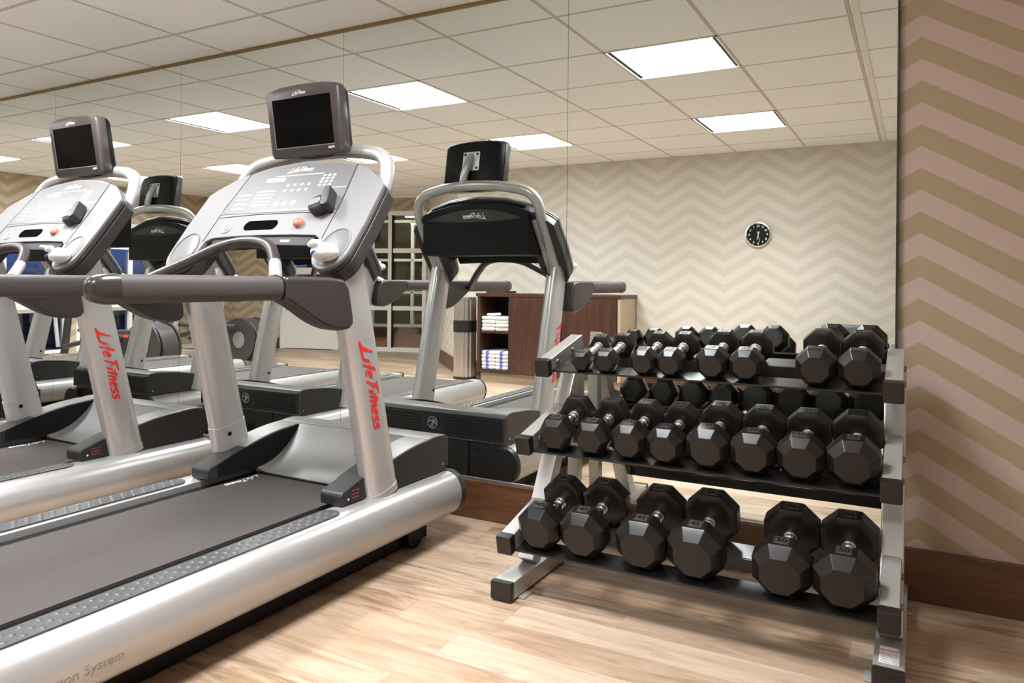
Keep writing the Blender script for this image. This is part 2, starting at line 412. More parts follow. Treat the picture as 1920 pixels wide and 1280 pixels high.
def wall(name, p, q, mat, z0=0, z1=H, th=.1, holes=None):
    """wall from p to q, room side on the left of p->q; own x axis runs along it"""
    p, q = Vector((*p, 0)), Vector((*q, 0)); L = (q-p).length; a = math.atan2(q.y-p.y, q.x-p.x)
    mb = MB()
    xs = [0, L]; cells = []
    if not holes: mb.box(0, L, -th, 0, z0, z1)
    else:
        xs = sorted({0, L, *[h[0] for h in holes], *[h[1] for h in holes]}); zs = sorted({z0, z1, *[h[2] for h in holes], *[h[3] for h in holes]})
        for i in range(len(xs)-1):
            for k in range(len(zs)-1):
                mx, mz = (xs[i]+xs[i+1])/2, (zs[k]+zs[k+1])/2
                if any(h[0] < mx < h[1] and h[2] < mz < h[3] for h in holes): continue
                mb.box(xs[i], xs[i+1], -th, 0, zs[k], zs[k+1])
    o = mb.build(name, mat, smooth=0); o.location = p; o.rotation_euler.z = a
    return struct(o), a, L
# mirror wall: material coordinates run along -x (built from right to left), so keep it un-rotated
mb = MB().box(WL-.1, 1.4, 2.832, 2.94, 0, H); struct(mb.build('wall_front', 'chev_front', smooth=0))
mb = MB().box(-4.6, 1.4, -1.6, -1.5, 0, H); struct(mb.build('wall_back', 'chev_back', smooth=0))
mb = MB().box(1.3, 1.4, -1.5, 2.832, 0, H); o = mb.build('wall_right', 'plaster', smooth=0); struct(o)
wall('wall_angled', (-6.35, -3.4), (-4.6, -1.5), 'chev_diag')
# baseboards
def baseboard(name, p, q, h=.17, th=.018):
    p, q = Vector((*p, 0)), Vector((*q, 0)); L = (q-p).length; a = math.atan2(q.y-p.y, q.x-p.x)
    o = MB().box(0, L, 0, th, 0.001, h).build(name, 'base', bevel=.003); o.location = p; o.rotation_euler.z = a; struct(o)
baseboard('baseboard_front', (1.3, 2.832), (WL, 2.832), th=.03)
baseboard('baseboard_back', (-4.6, -1.5), (1.3, -1.5)) if False else baseboard('baseboard_back', (1.3, -1.5), (-4.6, -1.5), th=-.018)
baseboard('baseboard_angled', (-4.6, -1.5), (-6.35, -3.4), th=-.018)
baseboard('baseboard_right', (1.3, 2.80), (1.3, -1.48), th=-.018)

# mirror panels
MX = [-.061, -1.281, -2.5, -3.711, -4.952, -6.17, -7.39, -8.61]
PL = ['rightmost frameless mirror panel, behind the dumbbell rack', 'frameless mirror panel behind the nearest treadmill, left of the dumbbell rack',
      'frameless mirror panel between the two nearest treadmills', 'frameless mirror panel behind the second treadmill screen',
      'leftmost mirror panel in view, beyond the second treadmill', 'mirror panel further left along the wall', 'mirror panel still further left along the wall']
for k in range(len(MX)-1):
    x1, x0 = MX[k]-.0009, MX[k+1]+.0009
    o = MB().box(x0, x1, D, D+.006, .172, H-.018).build('wall_mirror', 'mirror', smooth=0)
    tag(o, PL[k], 'mirror', 'mirror panels along the front wall')
struct(MB().box(WL, -.055, D-.006, 2.831, H-.018, H-.001).build('trim_2', 'brass', bevel=.002))
struct(MB().box(WL, -.055, D-.005, 2.831, .1705, .1795).build('trim_3', 'alum', bevel=.001))
struct(MB().box(-.0595, -.054, D-.006, 2.831, .18, H-.018).build('trim_4', 'dark', bevel=.001))
struct(MB().box(WL, -.062, D+.0062, 2.8318, .18, H-.02).build('trim_5', 'black', smooth=0))

# ceiling lights
LLAB = {(5, 2): 'square recessed ceiling light nearest the mirror, above the dumbbell rack side', (5, 5): 'square recessed ceiling light above the back wall clock',
        (2, 2): 'square recessed ceiling light above the nearest treadmill', (2, 5): 'square recessed ceiling light behind the nearest treadmill, towards the cabinet',
        (-1, 2): 'square recessed ceiling light above the second treadmill', (-1, 5): 'square recessed ceiling light above the floor behind the second treadmill',
        (-4, 2): 'square recessed ceiling light above the third and fourth treadmills', (-4, 5): 'square recessed ceiling light above the floor behind the fourth treadmill',
        (-7, 2): 'square recessed ceiling light nearest the mirror by the far left window wall', (-7, 5): 'square recessed ceiling light over the elliptical trainers'}
for a, b in LC:
    for r in LR:
        x0, x1, y1, y0 = cx(a), cx(a+1), cy(r), cy(r+1)
        t = empty('ceiling_light', ((x0+x1)/2, (y0+y1)/2, H)); hx, hy = (x1-x0)/2, (y1-y0)/2
        mb = MB()
        for s in (-1, 1):
            mb.box(-hx, hx, s*hy-(.012 if s > 0 else 0), s*hy+(.012 if s < 0 else 0), -.004, .03)
            mb.box(s*hx-(.012 if s > 0 else 0), s*hx+(.012 if s < 0 else 0), -hy, hy, -.004, .03)
        mb.build('frame', 'frame', t, smooth=0)
        for s in (-1, 1):
            o = MB().box(min(s*(hx-.012), s*(hx-.032)), max(s*(hx-.012), s*(hx-.032)), -hy+.012, hy-.012, .004, .03).build('side_slot', 'black', t, smooth=0); o['label'] = 'black gap along the diffuser'
        ld = bpy.data.lights.new('lamp', 'AREA'); ld.shape = 'RECTANGLE'; ld.size = 2*hx-.07; ld.size_y = 2*hy-.03; ld.energy = LAMP_POWER; ld.color = LIGHT_COLOR; ld.spread = math.radians(118)
        lo = bpy.data.objects.new('lamp', ld); col.objects.link(lo); lo.parent = t; lo.location = (0, 0, .003)
        MB().box(-hx+.033, hx-.033, -hy+.012, hy-.012, .006, .028).build('diffuser', 'light', t, smooth=0)
        tag(t, LLAB[(a, r)], 'ceiling light', 'square ceiling lights')

# ------------------------------------------------------------------ glazed wall (W2) and window wall
gp, gq = Vector((WL, -2.5, 0)), Vector((-6.35, -3.4, 0)); GL = (gq-gp).length; GA = math.atan2(gq.y-gp.y, gq.x-gp.x)
def G(x): return GL-x
# openings along it: window 0.12..1.15 , door 1.28..2.12
o, a, L = wall('wall_glazed', (WL, -2.5), (-6.35, -3.4), 'chev_glaz', holes=[(1.84, 3.15, 0, 2.10), (.79, 1.76, 0, 2.10)])
def placed(o): o.location = gp; o.rotation_euler.z = GA; return o
mb = MB()
for x in (1.87, 2.58, 3.12): mb.box(x-.03, x+.03, -.09, .01, .06, 2.10)
for z in (.03, .65, 1.51, 2.07): mb.box(1.84, 3.15, -.09, .011, z-.032, z+.032)
win = placed(struct(mb.build('window_1', 'frame', bevel=.004)))
MB().box(1.86, 3.13, -.045, -.04, .05, 2.08).build('window_glass', 'glass', win, smooth=0)
MB().box(2.611, 2.632, -.03, .012, .06, 2.04).build('gasket', 'black', win, smooth=0)
dr = MB()
for x in (.835, 1.715): dr.box(x-.045, x+.045, -.09, .012, .002, 2.09)
for z, h in ((.30, .29), (1.20, .05), (2.05, .05)): dr.box(.79, 1.76, -.085, .008, max(.003, z-h), z+h)
door = placed(struct(dr.build('door_1', 'frame', bevel=.004)))
MB().box(.87, 1.68, -.045, -.04, .5, 2.06).build('door_glass', 'glass', door, smooth=0)
hd = MB(); hd.tube([(1.69, .012, 1.0), (1.69, .06, 1.0), (1.69, .06, .86), (1.69, .012, .86)], .009, 8); hd.build('door_handle', 'steel', door)
o = MB().box(.01, .77, 0, .018, .001, .17).build('baseboard_glazed', 'base', bevel=.002); placed(struct(o)); o.location.z = 0
# the corridor behind the glass
cor = MB().box(-1.5, 6.5, -5.2, -.102, -.05, -.002).build('floor_corridor', 'redfloor', smooth=0); placed(struct(cor))
cor = MB().box(-1.5, 6.5, -5.3, -5.2, -.05, 2.6).build('wall_corridor', 'tanwall', smooth=0); placed(struct(cor))
mbc = MB().box(-1.5, 6.5, -5.3, -.12, 2.5, 2.55); placed(struct(mbc.build('ceiling_corridor', 'plaster', smooth=0)))
mb = MB()
for k in range(9): x = -1.2+k*.8; mb.box(x-.03, x+.03, -2.65, -2.58, .2, 2.2)
for z in (.23, .85, 1.45, 2.17): mb.box(-1.4, 6, -2.65, -2.58, z-.025, z+.025)
w3 = placed(struct(mb.build('window_3', 'frame', smooth=0)))
o = empty('corridor_fill_lamp'); placed(o); 
lm = MB().cyl((2.2, -1.5, 0), 'z', .22, 2.44, 2.498, 24).build('fill_disc', emit_mat('corridor fill glow', (1, .90, .72), 60), o); tag(o, 'round lamp added to brighten the corridor beyond the glazed wall', 'ceiling light')  # no known fixture: glowing disc added to brighten the dark corridor

# left wall with large windows on the dusk
o, a, L = wall('wall_left', (WL, 2.84), (WL, -2.5), 'chev_glaz', holes=[(1.24, 2.72, .12, .67), (1.24, 2.72, .79, 1.80), (2.84, 4.32, .12, .67), (2.84, 4.32, .79, 1.80)])
k = 2
for y0, y1 in ((-1.48, 0.0), (.12, 1.60)):
    mb = MB()
    for z0, z1 in ((.12, .67), (.79, 1.80)):
        ym = (y0+y1)/2
        for y in (y0+.02, ym, y1-.02): mb.box(WL-.07, WL+.01, y-.022, y+.022, z0, z1)
        for z in ([z0+.02, z1-.02] + ([1.47] if z0 > .5 else [])): mb.box(WL-.07, WL+.009, y0, y1, z-.02, z+.02)
    mb.box(WL-.07, WL+.03, y0-.03, y1+.03, .67, .79)
    nm = {2: 'window_2', 3: 'window_4'}[k]; k += 1
    ww = struct(mb.build(nm, 'frame', bevel=.003))
    MB().box(WL-.04, WL-.036, y0+.01, y1-.01, .13, 1.79).build('window_glass', 'glass', ww, smooth=0)
struct(MB().box(-30, WL-.3, -12, 14, -.4, -.3).build('ground_outside', 'ground', smooth=0))

# ------------------------------------------------------------------ treadmill
TX = .381        # upright centre
def face_mat():
    """console face frame: x right, y up the slope, z out of the face towards the user"""
    a = math.radians(53)
    X = Vector((1, 0, 0)); Y = Vector((0, math.cos(a), math.sin(a))); Z = X.cross(Y)
    m = Matrix((( X.x, Y.x, Z.x, 0), (X.y, Y.y, Z.y, 1.86), (X.z, Y.z, Z.z, 1.09), (0, 0, 0, 1)))
    return m
FM = face_mat()
def ellipse(cx_, cy_, rx, ry, n=28, rot=0):
    o = []
    for k in range(n):
        a = 2*PI*k/n; x, y = rx*math.cos(a), ry*math.sin(a)
        o.append((cx_+x*math.cos(rot)-y*math.sin(rot), cy_+x*math.sin(rot)+y*math.cos(rot)))
    return o
def round_rect(x0, x1, y0, y1, r, n=5):
    o = []
    for cx_, cy_, a0 in ((x1-r, y1-r, 0), (x0+r, y1-r, PI/2), (x0+r, y0+r, PI), (x1-r, y0+r, 3*PI/2)):
        for k in range(n+1): a = a0+PI/2*k/n; o.append((cx_+r*math.cos(a), cy_+r*math.sin(a)))
    return o

def make_treadmill():
    t = empty('treadmill')
    # --- base frame, wheels
    mb = MB().box(-.358, .358, .66, 2.50, .006, .19)
    mb.box(-.40, .40, 2.30, 2.545, .10, .235)
    mb.build('base_frame', 'black', t, bevel=.006)
    for s in (-1, 1):
        mb = MB().cyl((0, 2.38, .048), 'x', .048, min(s*.359, s*.388), max(s*.359, s*.388), 20); mb.build('wheel', 'black', t)
        MB().cyl((s*.40, .78, 0), 'z', .028, 0.0, .09, 16).build('levelling_foot', 'black', t)
    # --- deck and belt
    MB().box(-.338, .338, .66, 2.30, .17, .240).build('deck', 'black', t, bevel=.004)
    r = .024
    sec = [(.64, .222)]; 
    prof = [(.60+.045*(1-math.cos(a)), .2205+.0295*math.sin(a)) for a in [PI/2*k/6 for k in range(-6, 7)]]
    prof = [(p[0], p[1]) for p in prof]
    poly = prof+[(2.30, .250), (2.30, .191)]
    belt = MB().prism(poly, 0, -.268, .268); b = belt.build('running_belt', 'belt', t)
    lg = MB(); add_logo(lg, .17, Matrix.Translation((-.252, 2.075, .2512)) @ Matrix.Rotation(-PI/2, 4, 'Z'), thick=.22)
    lg.build('belt_lettering', 'print', b, smooth=0)
    # --- side rails
    for s in (1, -1):
        base = [(.335, .262), (.36, .268), (.415, .268)]
        bul = bez((.415, .268), (.497, .264), (.510, .128), (.440, .100), 12)[1:]
        base += bul+[(.345, .098), (.335, .115)]
        def ring(y, k):
            cx0, cz0 = .40, .17
            return [(s*(cx0+(x-cx0)*k), y, cz0+(z-cz0)*k) for x, z in base]
        m_ = MB().loft([ring(.60, .92), ring(.615, 1.0), ring(2.555, 1.0), ring(2.565, .985)], True)
        rail = m_.build('side_rail', 'silver_rail', t, smooth=40)
        m_ = MB().loft([ring(2.566, 1.02), ring(2.590, 1.03), ring(2.60, .97)], True); m_.build('rail_end_cap', 'charcoal', rail, smooth=40)
        m_ = MB().loft([ring(.585, .95), ring(.5995, 1.02)], True); m_.build('rail_end_cap', 'charcoal', rail, smooth=40)
        # foot pad with bumps
        x0, x1 = .348, .428
        poly = [(s*(x0+x1)/2+(x1-x0)/2*math.cos(a), 1.88+(x1-x0)/2*math.sin(a)) for a in [PI*k/12 for k in range(13)]]+[(s*(x0+x1)/2-(x1-x0)/2, .70), (s*(x0+x1)/2+(x1-x0)/2, .70)]
        m_ = MB().prism(poly, 2, .2665, .2705)
        yy = .73; row = 0
        while yy < 1.90:
            for c in (-1, 0, 1):
                px, py = s*(x0+x1)/2+c*.0225, yy+.012*c*s
                n_ = 8
                m_.loft([[(px+rr*math.cos(2*PI*q/n_), py+1.45*rr*math.sin(2*PI*q/n_), zz) for q in range(n_)] for rr, zz in ((.0078, .2705), (.0062, .2725), (.0026, .2736))], True)
            yy += .041
        m_.build('foot_pad', 'pad', rail, smooth=60)
        # lettering on the outer side
        lt = MB(); sh = MB()
        vs, fs = text_mesh('FlexDeck Shock Absorption System', .034, 'RIGHT' if s > 0 else 'LEFT')
        pts = []
        for v in vs:
            zt = .168+v.y
            # outer x on the bulge at height zt
            best = min(bul, key=lambda q: abs(q[1]-zt)); 
            ks = sorted(bul, key=lambda q: q[1]); xo = best[0]
            for q0, q1 in zip(ks, ks[1:]):
                if q0[1] <= zt <= q1[1]: xo = q0[0]+(q1[0]-q0[0])*(zt-q0[1])/(q1[1]-q0[1]+1e-9)
            pts.append((s*(xo+.0012), 1.095+(v.x if s > 0 else -v.x), zt))
        lt.add(pts, fs); lt.build('rail_lettering', 'print_grey', rail, smooth=0)
    # --- motor cover
    top = bez((2.44, .419), (2.49, .426), (2.53, .424), (2.56, .416), 6)
    mid = bez((2.12, .362), (2.22, .398), (2.34, .415), (2.44, .419), 6)
    poly = mid+top[1:]+[(2.575, .27), (2.16, .27)]
    cover = MB()
    cover.prism([p for p in top]+[(2.56, .27), (2.44, .27)], 0, -.405, .405)
    for s in (-1, 1): cover.prism(mid+[(2.44, .27), (2.12, .27)], 0, min(s*.288, s*.405), max(s*.288, s*.405))
    cv = cover.build('motor_cover', 'midgrey', t, bevel=.005)
    for s in (1, -1):
        mb = MB().prism([(y, z-.006) for y, z in mid+top[1:]]+[(2.556, .272), (2.16, .272)], 0, min(s*.4055, s*.4075), max(s*.4055, s*.4075)); o = mb.build('side_panel', 'charcoal', cv)
        MB().cyl((0, 2.535, .30), 'x', .004, s*.407, s*.4095, 10).build('screw', 'chrome', cv)
    # front grille (faces the mirror)
    mb = MB().box(-.402, .402, 2.560, 2.585, .285, .402); g = mb.build('front_grille', 'charcoal', cv, bevel=.003)
    mb = MB()
    for i in range(46):
        x = -.380+i*(.76/45)
        if abs(x) < .060: continue
        for k in range(6):
            z = .306+k*.0150; mb.box(x-.0048, x+.0048, 2.5852, 2.5862, z-.0035, z+.0035)
    mb.build('vent_slots', 'black', g, smooth=0)
    bd = MB().cyl((0, 0, .348), 'y', .030, 2.5855, 2.589, 28).build('round_badge', 'charcoal', g)
    mb = MB()
    ring = []
    for rr, yy in ((.030, 2.589), (.030, 2.5905), (.026, 2.5905), (.026, 2.589)): ring.append([(rr*math.cos(2*PI*k/28), yy, .348+rr*math.sin(2*PI*k/28)) for k in range(28)])
    mb.loft(ring, False)
    for pts_ in ([(-.012, -.022), (-.004, -.006), (.004, .018)], [(.0, -.020), (.006, .0), (.016, .016)], [(-.020, .004), (-.004, .012), (.012, .002), (.022, -.006)]):
        mb.tube([(a_, 2.590, .348+b_) for a_, b_ in pts_], .003, 6)
    mb.build('badge_emblem', 'silver', bd)
    # lower front frame
    mb = MB()
    for x0, x1 in ((-.41, -.205), (-.20, .20), (.205, .41)): mb.box(x0, x1, 2.55, 2.572, .10, .272)
    fr = mb.build('front_frame', 'charcoal', t, bevel=.008)
    mb = MB().prism(round_rect(-.13, .06, .150, .195, .02), 1, 2.573, 2.5745); mb.build('recess', 'black', fr, smooth=0)
    mb = MB()
    for x in (-.36, -.25, .25, .36): mb.cyl((x, 0, .235 if abs(x) < .3 else .15), 'y', .007, 2.572, 2.5745, 12)
    mb.build('bolt', 'black', fr)
    # --- scoop between the wings
    cur = bez((2.20, .253), (2.27, .262), (2.36, .30), (2.44, .415), 12)
    mb = MB(); n_ = len(cur)
    xs = [-.30, -.285, -.26, -.2, 0, .2, .26, .285, .30]
    vs = []
    for x in xs:
        lift = max(0, (abs(x)-.22)/.08)**2*.03
        vs += [(x, y-lift*.3, z+lift*(1-i/(n_-1))) for i, (y, z) in enumerate(cur)]
    mb.add(vs, [(a*n_+i, (a+1)*n_+i, (a+1)*n_+i+1, a*n_+i+1) for a in range(len(xs)-1) for i in range(n_-1)])
    mb.add([(x, y, z-.012) for x, y, z in vs], [(a*n_+i, a*n_+i+1, (a+1)*n_+i+1, (a+1)*n_+i) for a in range(len(xs)-1) for i in range(n_-1)])
    mb.build('scoop_panel', 'midgrey', t, smooth=50)
    MB().box(-.30, .30, 2.188, 2.202, .249, .256).build('belt_gap_strip', 'black', t, bevel=.002)
    # --- wings
    for s in (-1, 1):
        poly = [(1.955, .270), (1.952, .306), (1.962, .318)] + bez((1.985, .324), (2.03, .338), (2.08, .356), (2.14, .3695), 6) + [(2.14, .27)]
        m_ = MB().prism(poly, 0, min(s*.285, s*.385), max(s*.285, s*.385)); wg = m_.build('cover_wing', 'charcoal', t, bevel=.006)
        m_ = MB().prism([(1.985, .275), (2.07, .275), (2.07, .345), (2.055, .345)], 0, min(s*.3855, s*.3865), max(s*.3855, s*.3865)); m_.build('wing_side_plate', 'charcoal', wg, smooth=0)
        m_ = MB().prism([(2.0, .272), (2.0, .322), (2.06, .345), (2.16, .372), (2.30, .400), (2.43, .412), (2.40, .33), (2.30, .272)], 0, min(s*.2835, s*.2878), max(s*.2835, s*.2878)); m_.build('wing_inner_face', 'black', wg, smooth=0)
        m_ = MB().cyl((0, 1.985, .29), 'x', .004, min(s*.3865, s*.388), max(s*.3865, s*.388), 10)
        m_.build('wing_screw', 'print', wg)
        m_ = MB()
        for kk in range(3): m_.box(min(s*.3868, s*.3874), max(s*.3868, s*.3874), 2.00, 2.04, .288+kk*.012, .293+kk*.012)
        m_.build('warning_text', 'darkred', wg, smooth=0)
    # --- uprights
    P0, P1, P2 = Vector((0, 2.165, .262)), Vector((0, 2.000, .96)), Vector((0, 1.965, 1.13))
    for s in (1, -1):
        path = [P0.lerp(P1, k/6) for k in range(7)]+[Vector((0, 1.990, 1.0)), Vector((0, 1.978, 1.06)), P2]
        path = [Vector((s*TX, p.y, p.z)) for k, p in enumerate(path)]
        rx = [.044]*len(path); ryv = [.078-.004*min(1, k/6) for k in range(len(path))]; ryv[-3:] = [.073, .070, .062]
        up = MB().tube(path, rx, 28, ry=ryv, e=2.5).build('upright', 'silver', t, smooth=50)
        # collar with bolt on the inner side
        d = (P1-P0).normalized()
        c0_, c1_ = (.105, .205) if s < 0 else (.002, .03)
        m_ = MB().tube([path[0]+d*c0_, path[0]+d*c1_], [.0462]*2, 28, ry=[.0805, .0800], e=2.5); m_.build('collar', 'silver', up, smooth=50)
        m_ = MB(); bp = path[0]+d*.165; m_.cyl((0, bp.y-.045, bp.z), 'x', .008, bp.x-.0445*(1 if s > 0 else 0)-.0, bp.x-.03, 12) if s > 0 else m_.cyl((0, bp.y-.030, bp.z), 'x', .009, bp.x+.03, bp.x+.0468, 12); m_.build('collar_bolt', 'black', up)
        if s > 0:
            V = Vector((0, math.cos(math.atan2(d.z, d.y)-PI/2), math.sin(math.atan2(d.z, d.y)-PI/2)))
            Yv = Vector((0, d.z, -d.y)); c0 = path[0].lerp(path[6], .585)
            vs, fs = logo_script(.318, thick=.20)
            o_ = []
            for v in vs:
                q = (v.y-.03)*.80-.004; bw = .0775
                xo = .0442*(max(0.02, 1-abs(q/bw)**2.5))**(1/2.5)
                pt = c0 - d*v.x + Yv*q
                o_.append((pt.x+xo+.0012, pt.y, pt.z))
            m_ = MB().add(o_, fs); m_.build('upright_lettering', 'red', up, smooth=0)
    # --- handrails
    for s in (1, -1):
        X = s*.425
        rr = lambda y, k=1.0: [(X+.030*k*math.copysign(abs(math.cos(a))**.75, math.cos(a)), y, 1.022+.036*k*math.copysign(abs(math.sin(a))**.75, math.sin(a))) for a in [2*PI*q/20 for q in range(20)]]
        hr = MB().loft([rr(1.10), rr(1.615)], True).build('handrail', 'grip', t, smooth=50)
        MB().loft([rr(1.030, .15), rr(1.031, .40), rr(1.036, .66), rr(1.046, .86), rr(1.062, .98), rr(1.08, 1.04), rr(1.10, 1.05)], True).build('end_cap', 'gripcap', hr, smooth=60)
        # bracket: flowing wedge to the upright
        topc = [(1.618, 1.058), (1.82, 1.058), (1.88, 1.052), (1.905, 1.02)]
        botc = [(1.925, .93), (1.928, .902), (1.905, .885), (1.86, .883)]+bez((1.86, .883), (1.75, .895), (1.70, .955), (1.618, .984), 8)[1:]
        m_ = MB().prism(topc+botc, 0, X-s*.034 if s > 0 else X-.034, X+.034); br = m_.build('bracket', 'bracket', hr, bevel=.018, seg=4, smooth=60)
        MB().loft([rr(1.612, 1.03), rr(1.619, 1.03)], True).build('grip_seam', 'black', hr)
    # --- front grab bar
    hp = [(.405, 1.595, 1.020), (.37, 1.64, 1.022), (.325, 1.70, 1.040), (.225, 1.795, 1.105), (.12, 1.865, 1.166), (0, 1.885, 1.184)]
    full = hp+[(-x, y, z) for x, y, z in hp[-2::-1]]
    gb = MB().tube(smoothpath(full, 6), .0205, 16).build('grab_bar', 'bracket', t, smooth=60)
    for s in (1,):
        MB().tube([(s*.315, 1.712, 1.046), (s*.27, 1.755, 1.075), (s*.23, 1.791, 1.102)], .0212, 16).build('pulse_sensor', 'silver', gb, smooth=60)
    # --- console
    out = []
    R_ = [(.262, .148), (.285, .128)]
    pod = [(.375+.078*math.cos(a), .075+.085*math.sin(a)) for a in [PI+.25+(PI-.25)*k/12 for k in range(13)]]
    right = [(.0, .150), (.15, .148), (.262, .142), (.290, .125)]+pod+[(.457, .20), (.450, .375), (.425, .402), (.33, .470), (.18, .515), (.0, .535)]
    outline = right+[(-x, y) for x, y in right[-2:0:-1]]
    def slab(poly, z0, z1): return [FM @ Vector((x, y, z0)) for x, y in poly], [FM @ Vector((x, y, z1)) for x, y in poly]
    def face_prism(mb, poly, z0, z1, mi=0, k=1.0):
        a, b = slab(poly, z0, z1); mb.loft([a, b], True, mi); return mb
    shell = MB(); face_prism(shell, outline, -.030, -.012)
    side = [(x, y) for x, y in right if x >= .285]+[(.30, .482)]
    for sg in (1, -1): face_prism(shell, [(sg*x, y) for x, y in side], -.082, -.0301)
    con = shell.build('console', 'dark', t, bevel=.006, smooth=50)
    fp = MB(); face_prism(fp, outline, -.012, .004); fp.build('console_face', 'face', con, bevel=.0035, smooth=50)
    # rear housing
    arc = lambda y0, sag, hw: [(hw*(-1+2*k/12), y0+sag*(1-((-1+2*k/12))**2)) for k in range(13)]
    topa = arc(1.420, .055, .335)
    mb = MB(); secs = []
    for x, z in topa: secs.append([(x, 2.02, 1.192), (x, 2.215, 1.192), (x, 2.215, z), (x, 2.165, z), (x, 2.05, z-.19)])
    mb.loft(secs, True); hs = mb.build('rear_housing', 'black', con, bevel=.004)
    # grey crescent with maker's lettering on the rear
    ar = [(x*.88, 2.2165, z-.034-.0*x) for x, z in topa]+[(x*.88, 2.2165, 1.384-.012*(1-(x/.335)**2)) for x, z in reversed(topa)]
    mb = MB().add(ar, [tuple(range(len(ar)))]).add([(x, y+.002, z) for x, y, z in ar], [tuple(range(len(ar)-1, -1, -1))]); cr_ = mb.build('rear_badge', 'dark', hs, smooth=0)
    mb = MB(); add_logo(mb, .14, Matrix.Translation((0, 2.2195, 1.392)) @ Matrix.Rotation(PI, 4, 'Z') @ Matrix.Rotation(PI/2, 4, 'X'), thick=.2); mb.build('rear_lettering', 'print', cr_, smooth=0)
    # overlay, buttons and printed marks
    ov = MB(); face_prism(ov, [(-.300, .262), (.300, .262), (.292, .34), (.272, .482), (.15, .508), (0, .518), (-.15, .508), (-.272, .482), (-.292, .34)], .004, .0055)
    ovo = ov.build('display_overlay', 'overlay', con, smooth=0)
    pm = MB(); q = FM @ Matrix.Translation((0, 0, .0060))
    def rect(x0, x1, y0, y1): pm.add([q @ Vector(p) for p in ((x0, y0, 0), (x1, y0, 0), (x1, y1, 0), (x0, y1, 0))], [(0, 1, 2, 3)])
    rect(-.12, .13, .452, .456); rect(-.16, -.06, .425, .445)
    for i in range(4):
        for k in range(2): rect(-.03+i*.036, -.018+i*.036, .395-.028*k, .407-.028*k)
    for i in range(3):
        for k in range(4): rect(.135+i*.024, .149+i*.024, .385+k*.017, .395+k*.017)
    for k in range(5): rect(-.17, -.075, .30+k*.018, .306+k*.018)
    for k in range(3): pm.add([q @ Vector((x, y, 0)) for x, y in ellipse(-.03+k*.045, .305, .012, .012, 14)], [tuple(range(14))])
    for i in range(4):
        for k in range(4): rect(-.262+i*.019, -.252+i*.019, .285+k*.024, .293+k*.024)
    rect(.03, .15, .268, .271); rect(-.14, 0.0, .268, .271); rect(.17, .285, .372, .374)
    pm.build('printed_controls', 'print', ovo, smooth=0)
    mb = MB(); add_logo(mb, .125, FM @ Matrix.Translation((0, .473, .0062)), thick=.2); mb.build('console_lettering', 'print', ovo, smooth=0)
    lp = MB()
    for x0 in (-1, 1): lp.tube([FM @ Vector((x0*.303, .125, .0045)), FM @ Vector((x0*.300, .30, .0045)), FM @ Vector((x0*.276, .49, .0045))], .0012, 6)
    lp.tube([FM @ Vector((x, .245+.010*(1-(x/.29)**2), .0045)) for x in [-.29+.58*k/10 for k in range(11)]], .0012, 6)
    lp.build('panel_seam', 'slot_seam_black', con)
    sl = MB(); face_prism(sl, round_rect(-.125, .045, .176, .222, .0229, 8), .0042, .0052); sl.build('tray_slot', 'slot_seam_black', con, smooth=0)  # flat black patch; shade inside the recessed slot is put into its colour
    sb = MB(); pos = FM @ Matrix.Translation((.155, .198, .004))
    for rr, zz in ((.019, 0), ): sb.loft([[pos @ Vector((r_*math.cos(2*PI*k/20), r_*math.sin(2*PI*k/20), z_)) for k in range(20)] for r_, z_ in ((.019, 0), (.019, .010), (.015, .017), (.004, .019))], True)
    sb.build('stop_button', 'redbtn', con, smooth=60)
    rb = MB(); pos = FM @ Matrix.Translation((-.215, .19, .004))
    rb.loft([[pos @ Vector((r_*math.cos(2*PI*k/24), r_*math.sin(2*PI*k/24), z_)) for k in range(24)] for r_, z_ in ((.024, 0), (.024, .004), (.018, .004), (.018, .001), (.009, .001), (.009, .004), (.001, .004))], True)
    rbo = rb.build('round_button', 'print', con, smooth=40)
    rb = MB(); rb.loft([[pos @ Vector((.0145*math.cos(2*PI*k/20), .0145*math.sin(2*PI*k/20), z_)) for k in range(20)] for z_ in (.002, .0047)], True); rb.build('button_centre', 'face', rbo, smooth=0)
    # dark underside below the lower edge with a small label
    ud = MB(); poly = [(x, y) for x, y in ((-.262, .142), (-.15, .148), (0, .150), (.15, .148), (.262, .142), (.262, .100), (0, .110), (-.262, .100))]
    face_prism(ud, poly, -.0295, -.004); us = ud.build('console_underside', 'black', con, bevel=.004)
    l_ = MB(); l_.add([FM @ Vector(p) for p in ((.10, .122, -.0035), (.145, .120, -.0035), (.145, .130, -.0035), (.10, .132, -.0035))], [(0, 1, 2, 3)]); l_.build('small_label', 'sticker', us, smooth=0)
    # fan nozzle
    fn = MB(); pos = FM @ Matrix.Translation((.228, .272, .004)) @ Matrix.Rotation(.35, 4, 'Z') @ Matrix.Scale(1.2, 4)
    fn.loft([[pos @ Vector((x*k_, y*k_, z_)) for x, y in ellipse(0, 0, .040, .034, 22)] for k_, z_ in ((1.0, 0), (1.02, .012), (.95, .024), (.7, .032))], True)
    f0 = fn.build('fan_outlet', 'charcoal', con, smooth=60)
    f1 = MB(); f1.loft([[pos @ Vector((.034+x, y, z_)) for x, y in round_rect(-.014, .014, -.040, .042, .013)] for z_ in (.006, .044)], True); f1.build('fan_vane', 'charcoal', f0, bevel=.004)
    f2 = MB(); f2.loft([[pos @ Vector((-.012+x, y, z_)) for x, y in round_rect(-.020, .022, -.012, .014, .008)] for z_ in (.020, .0345)], True); f2.build('fan_grille', 'face', f0, bevel=.002)
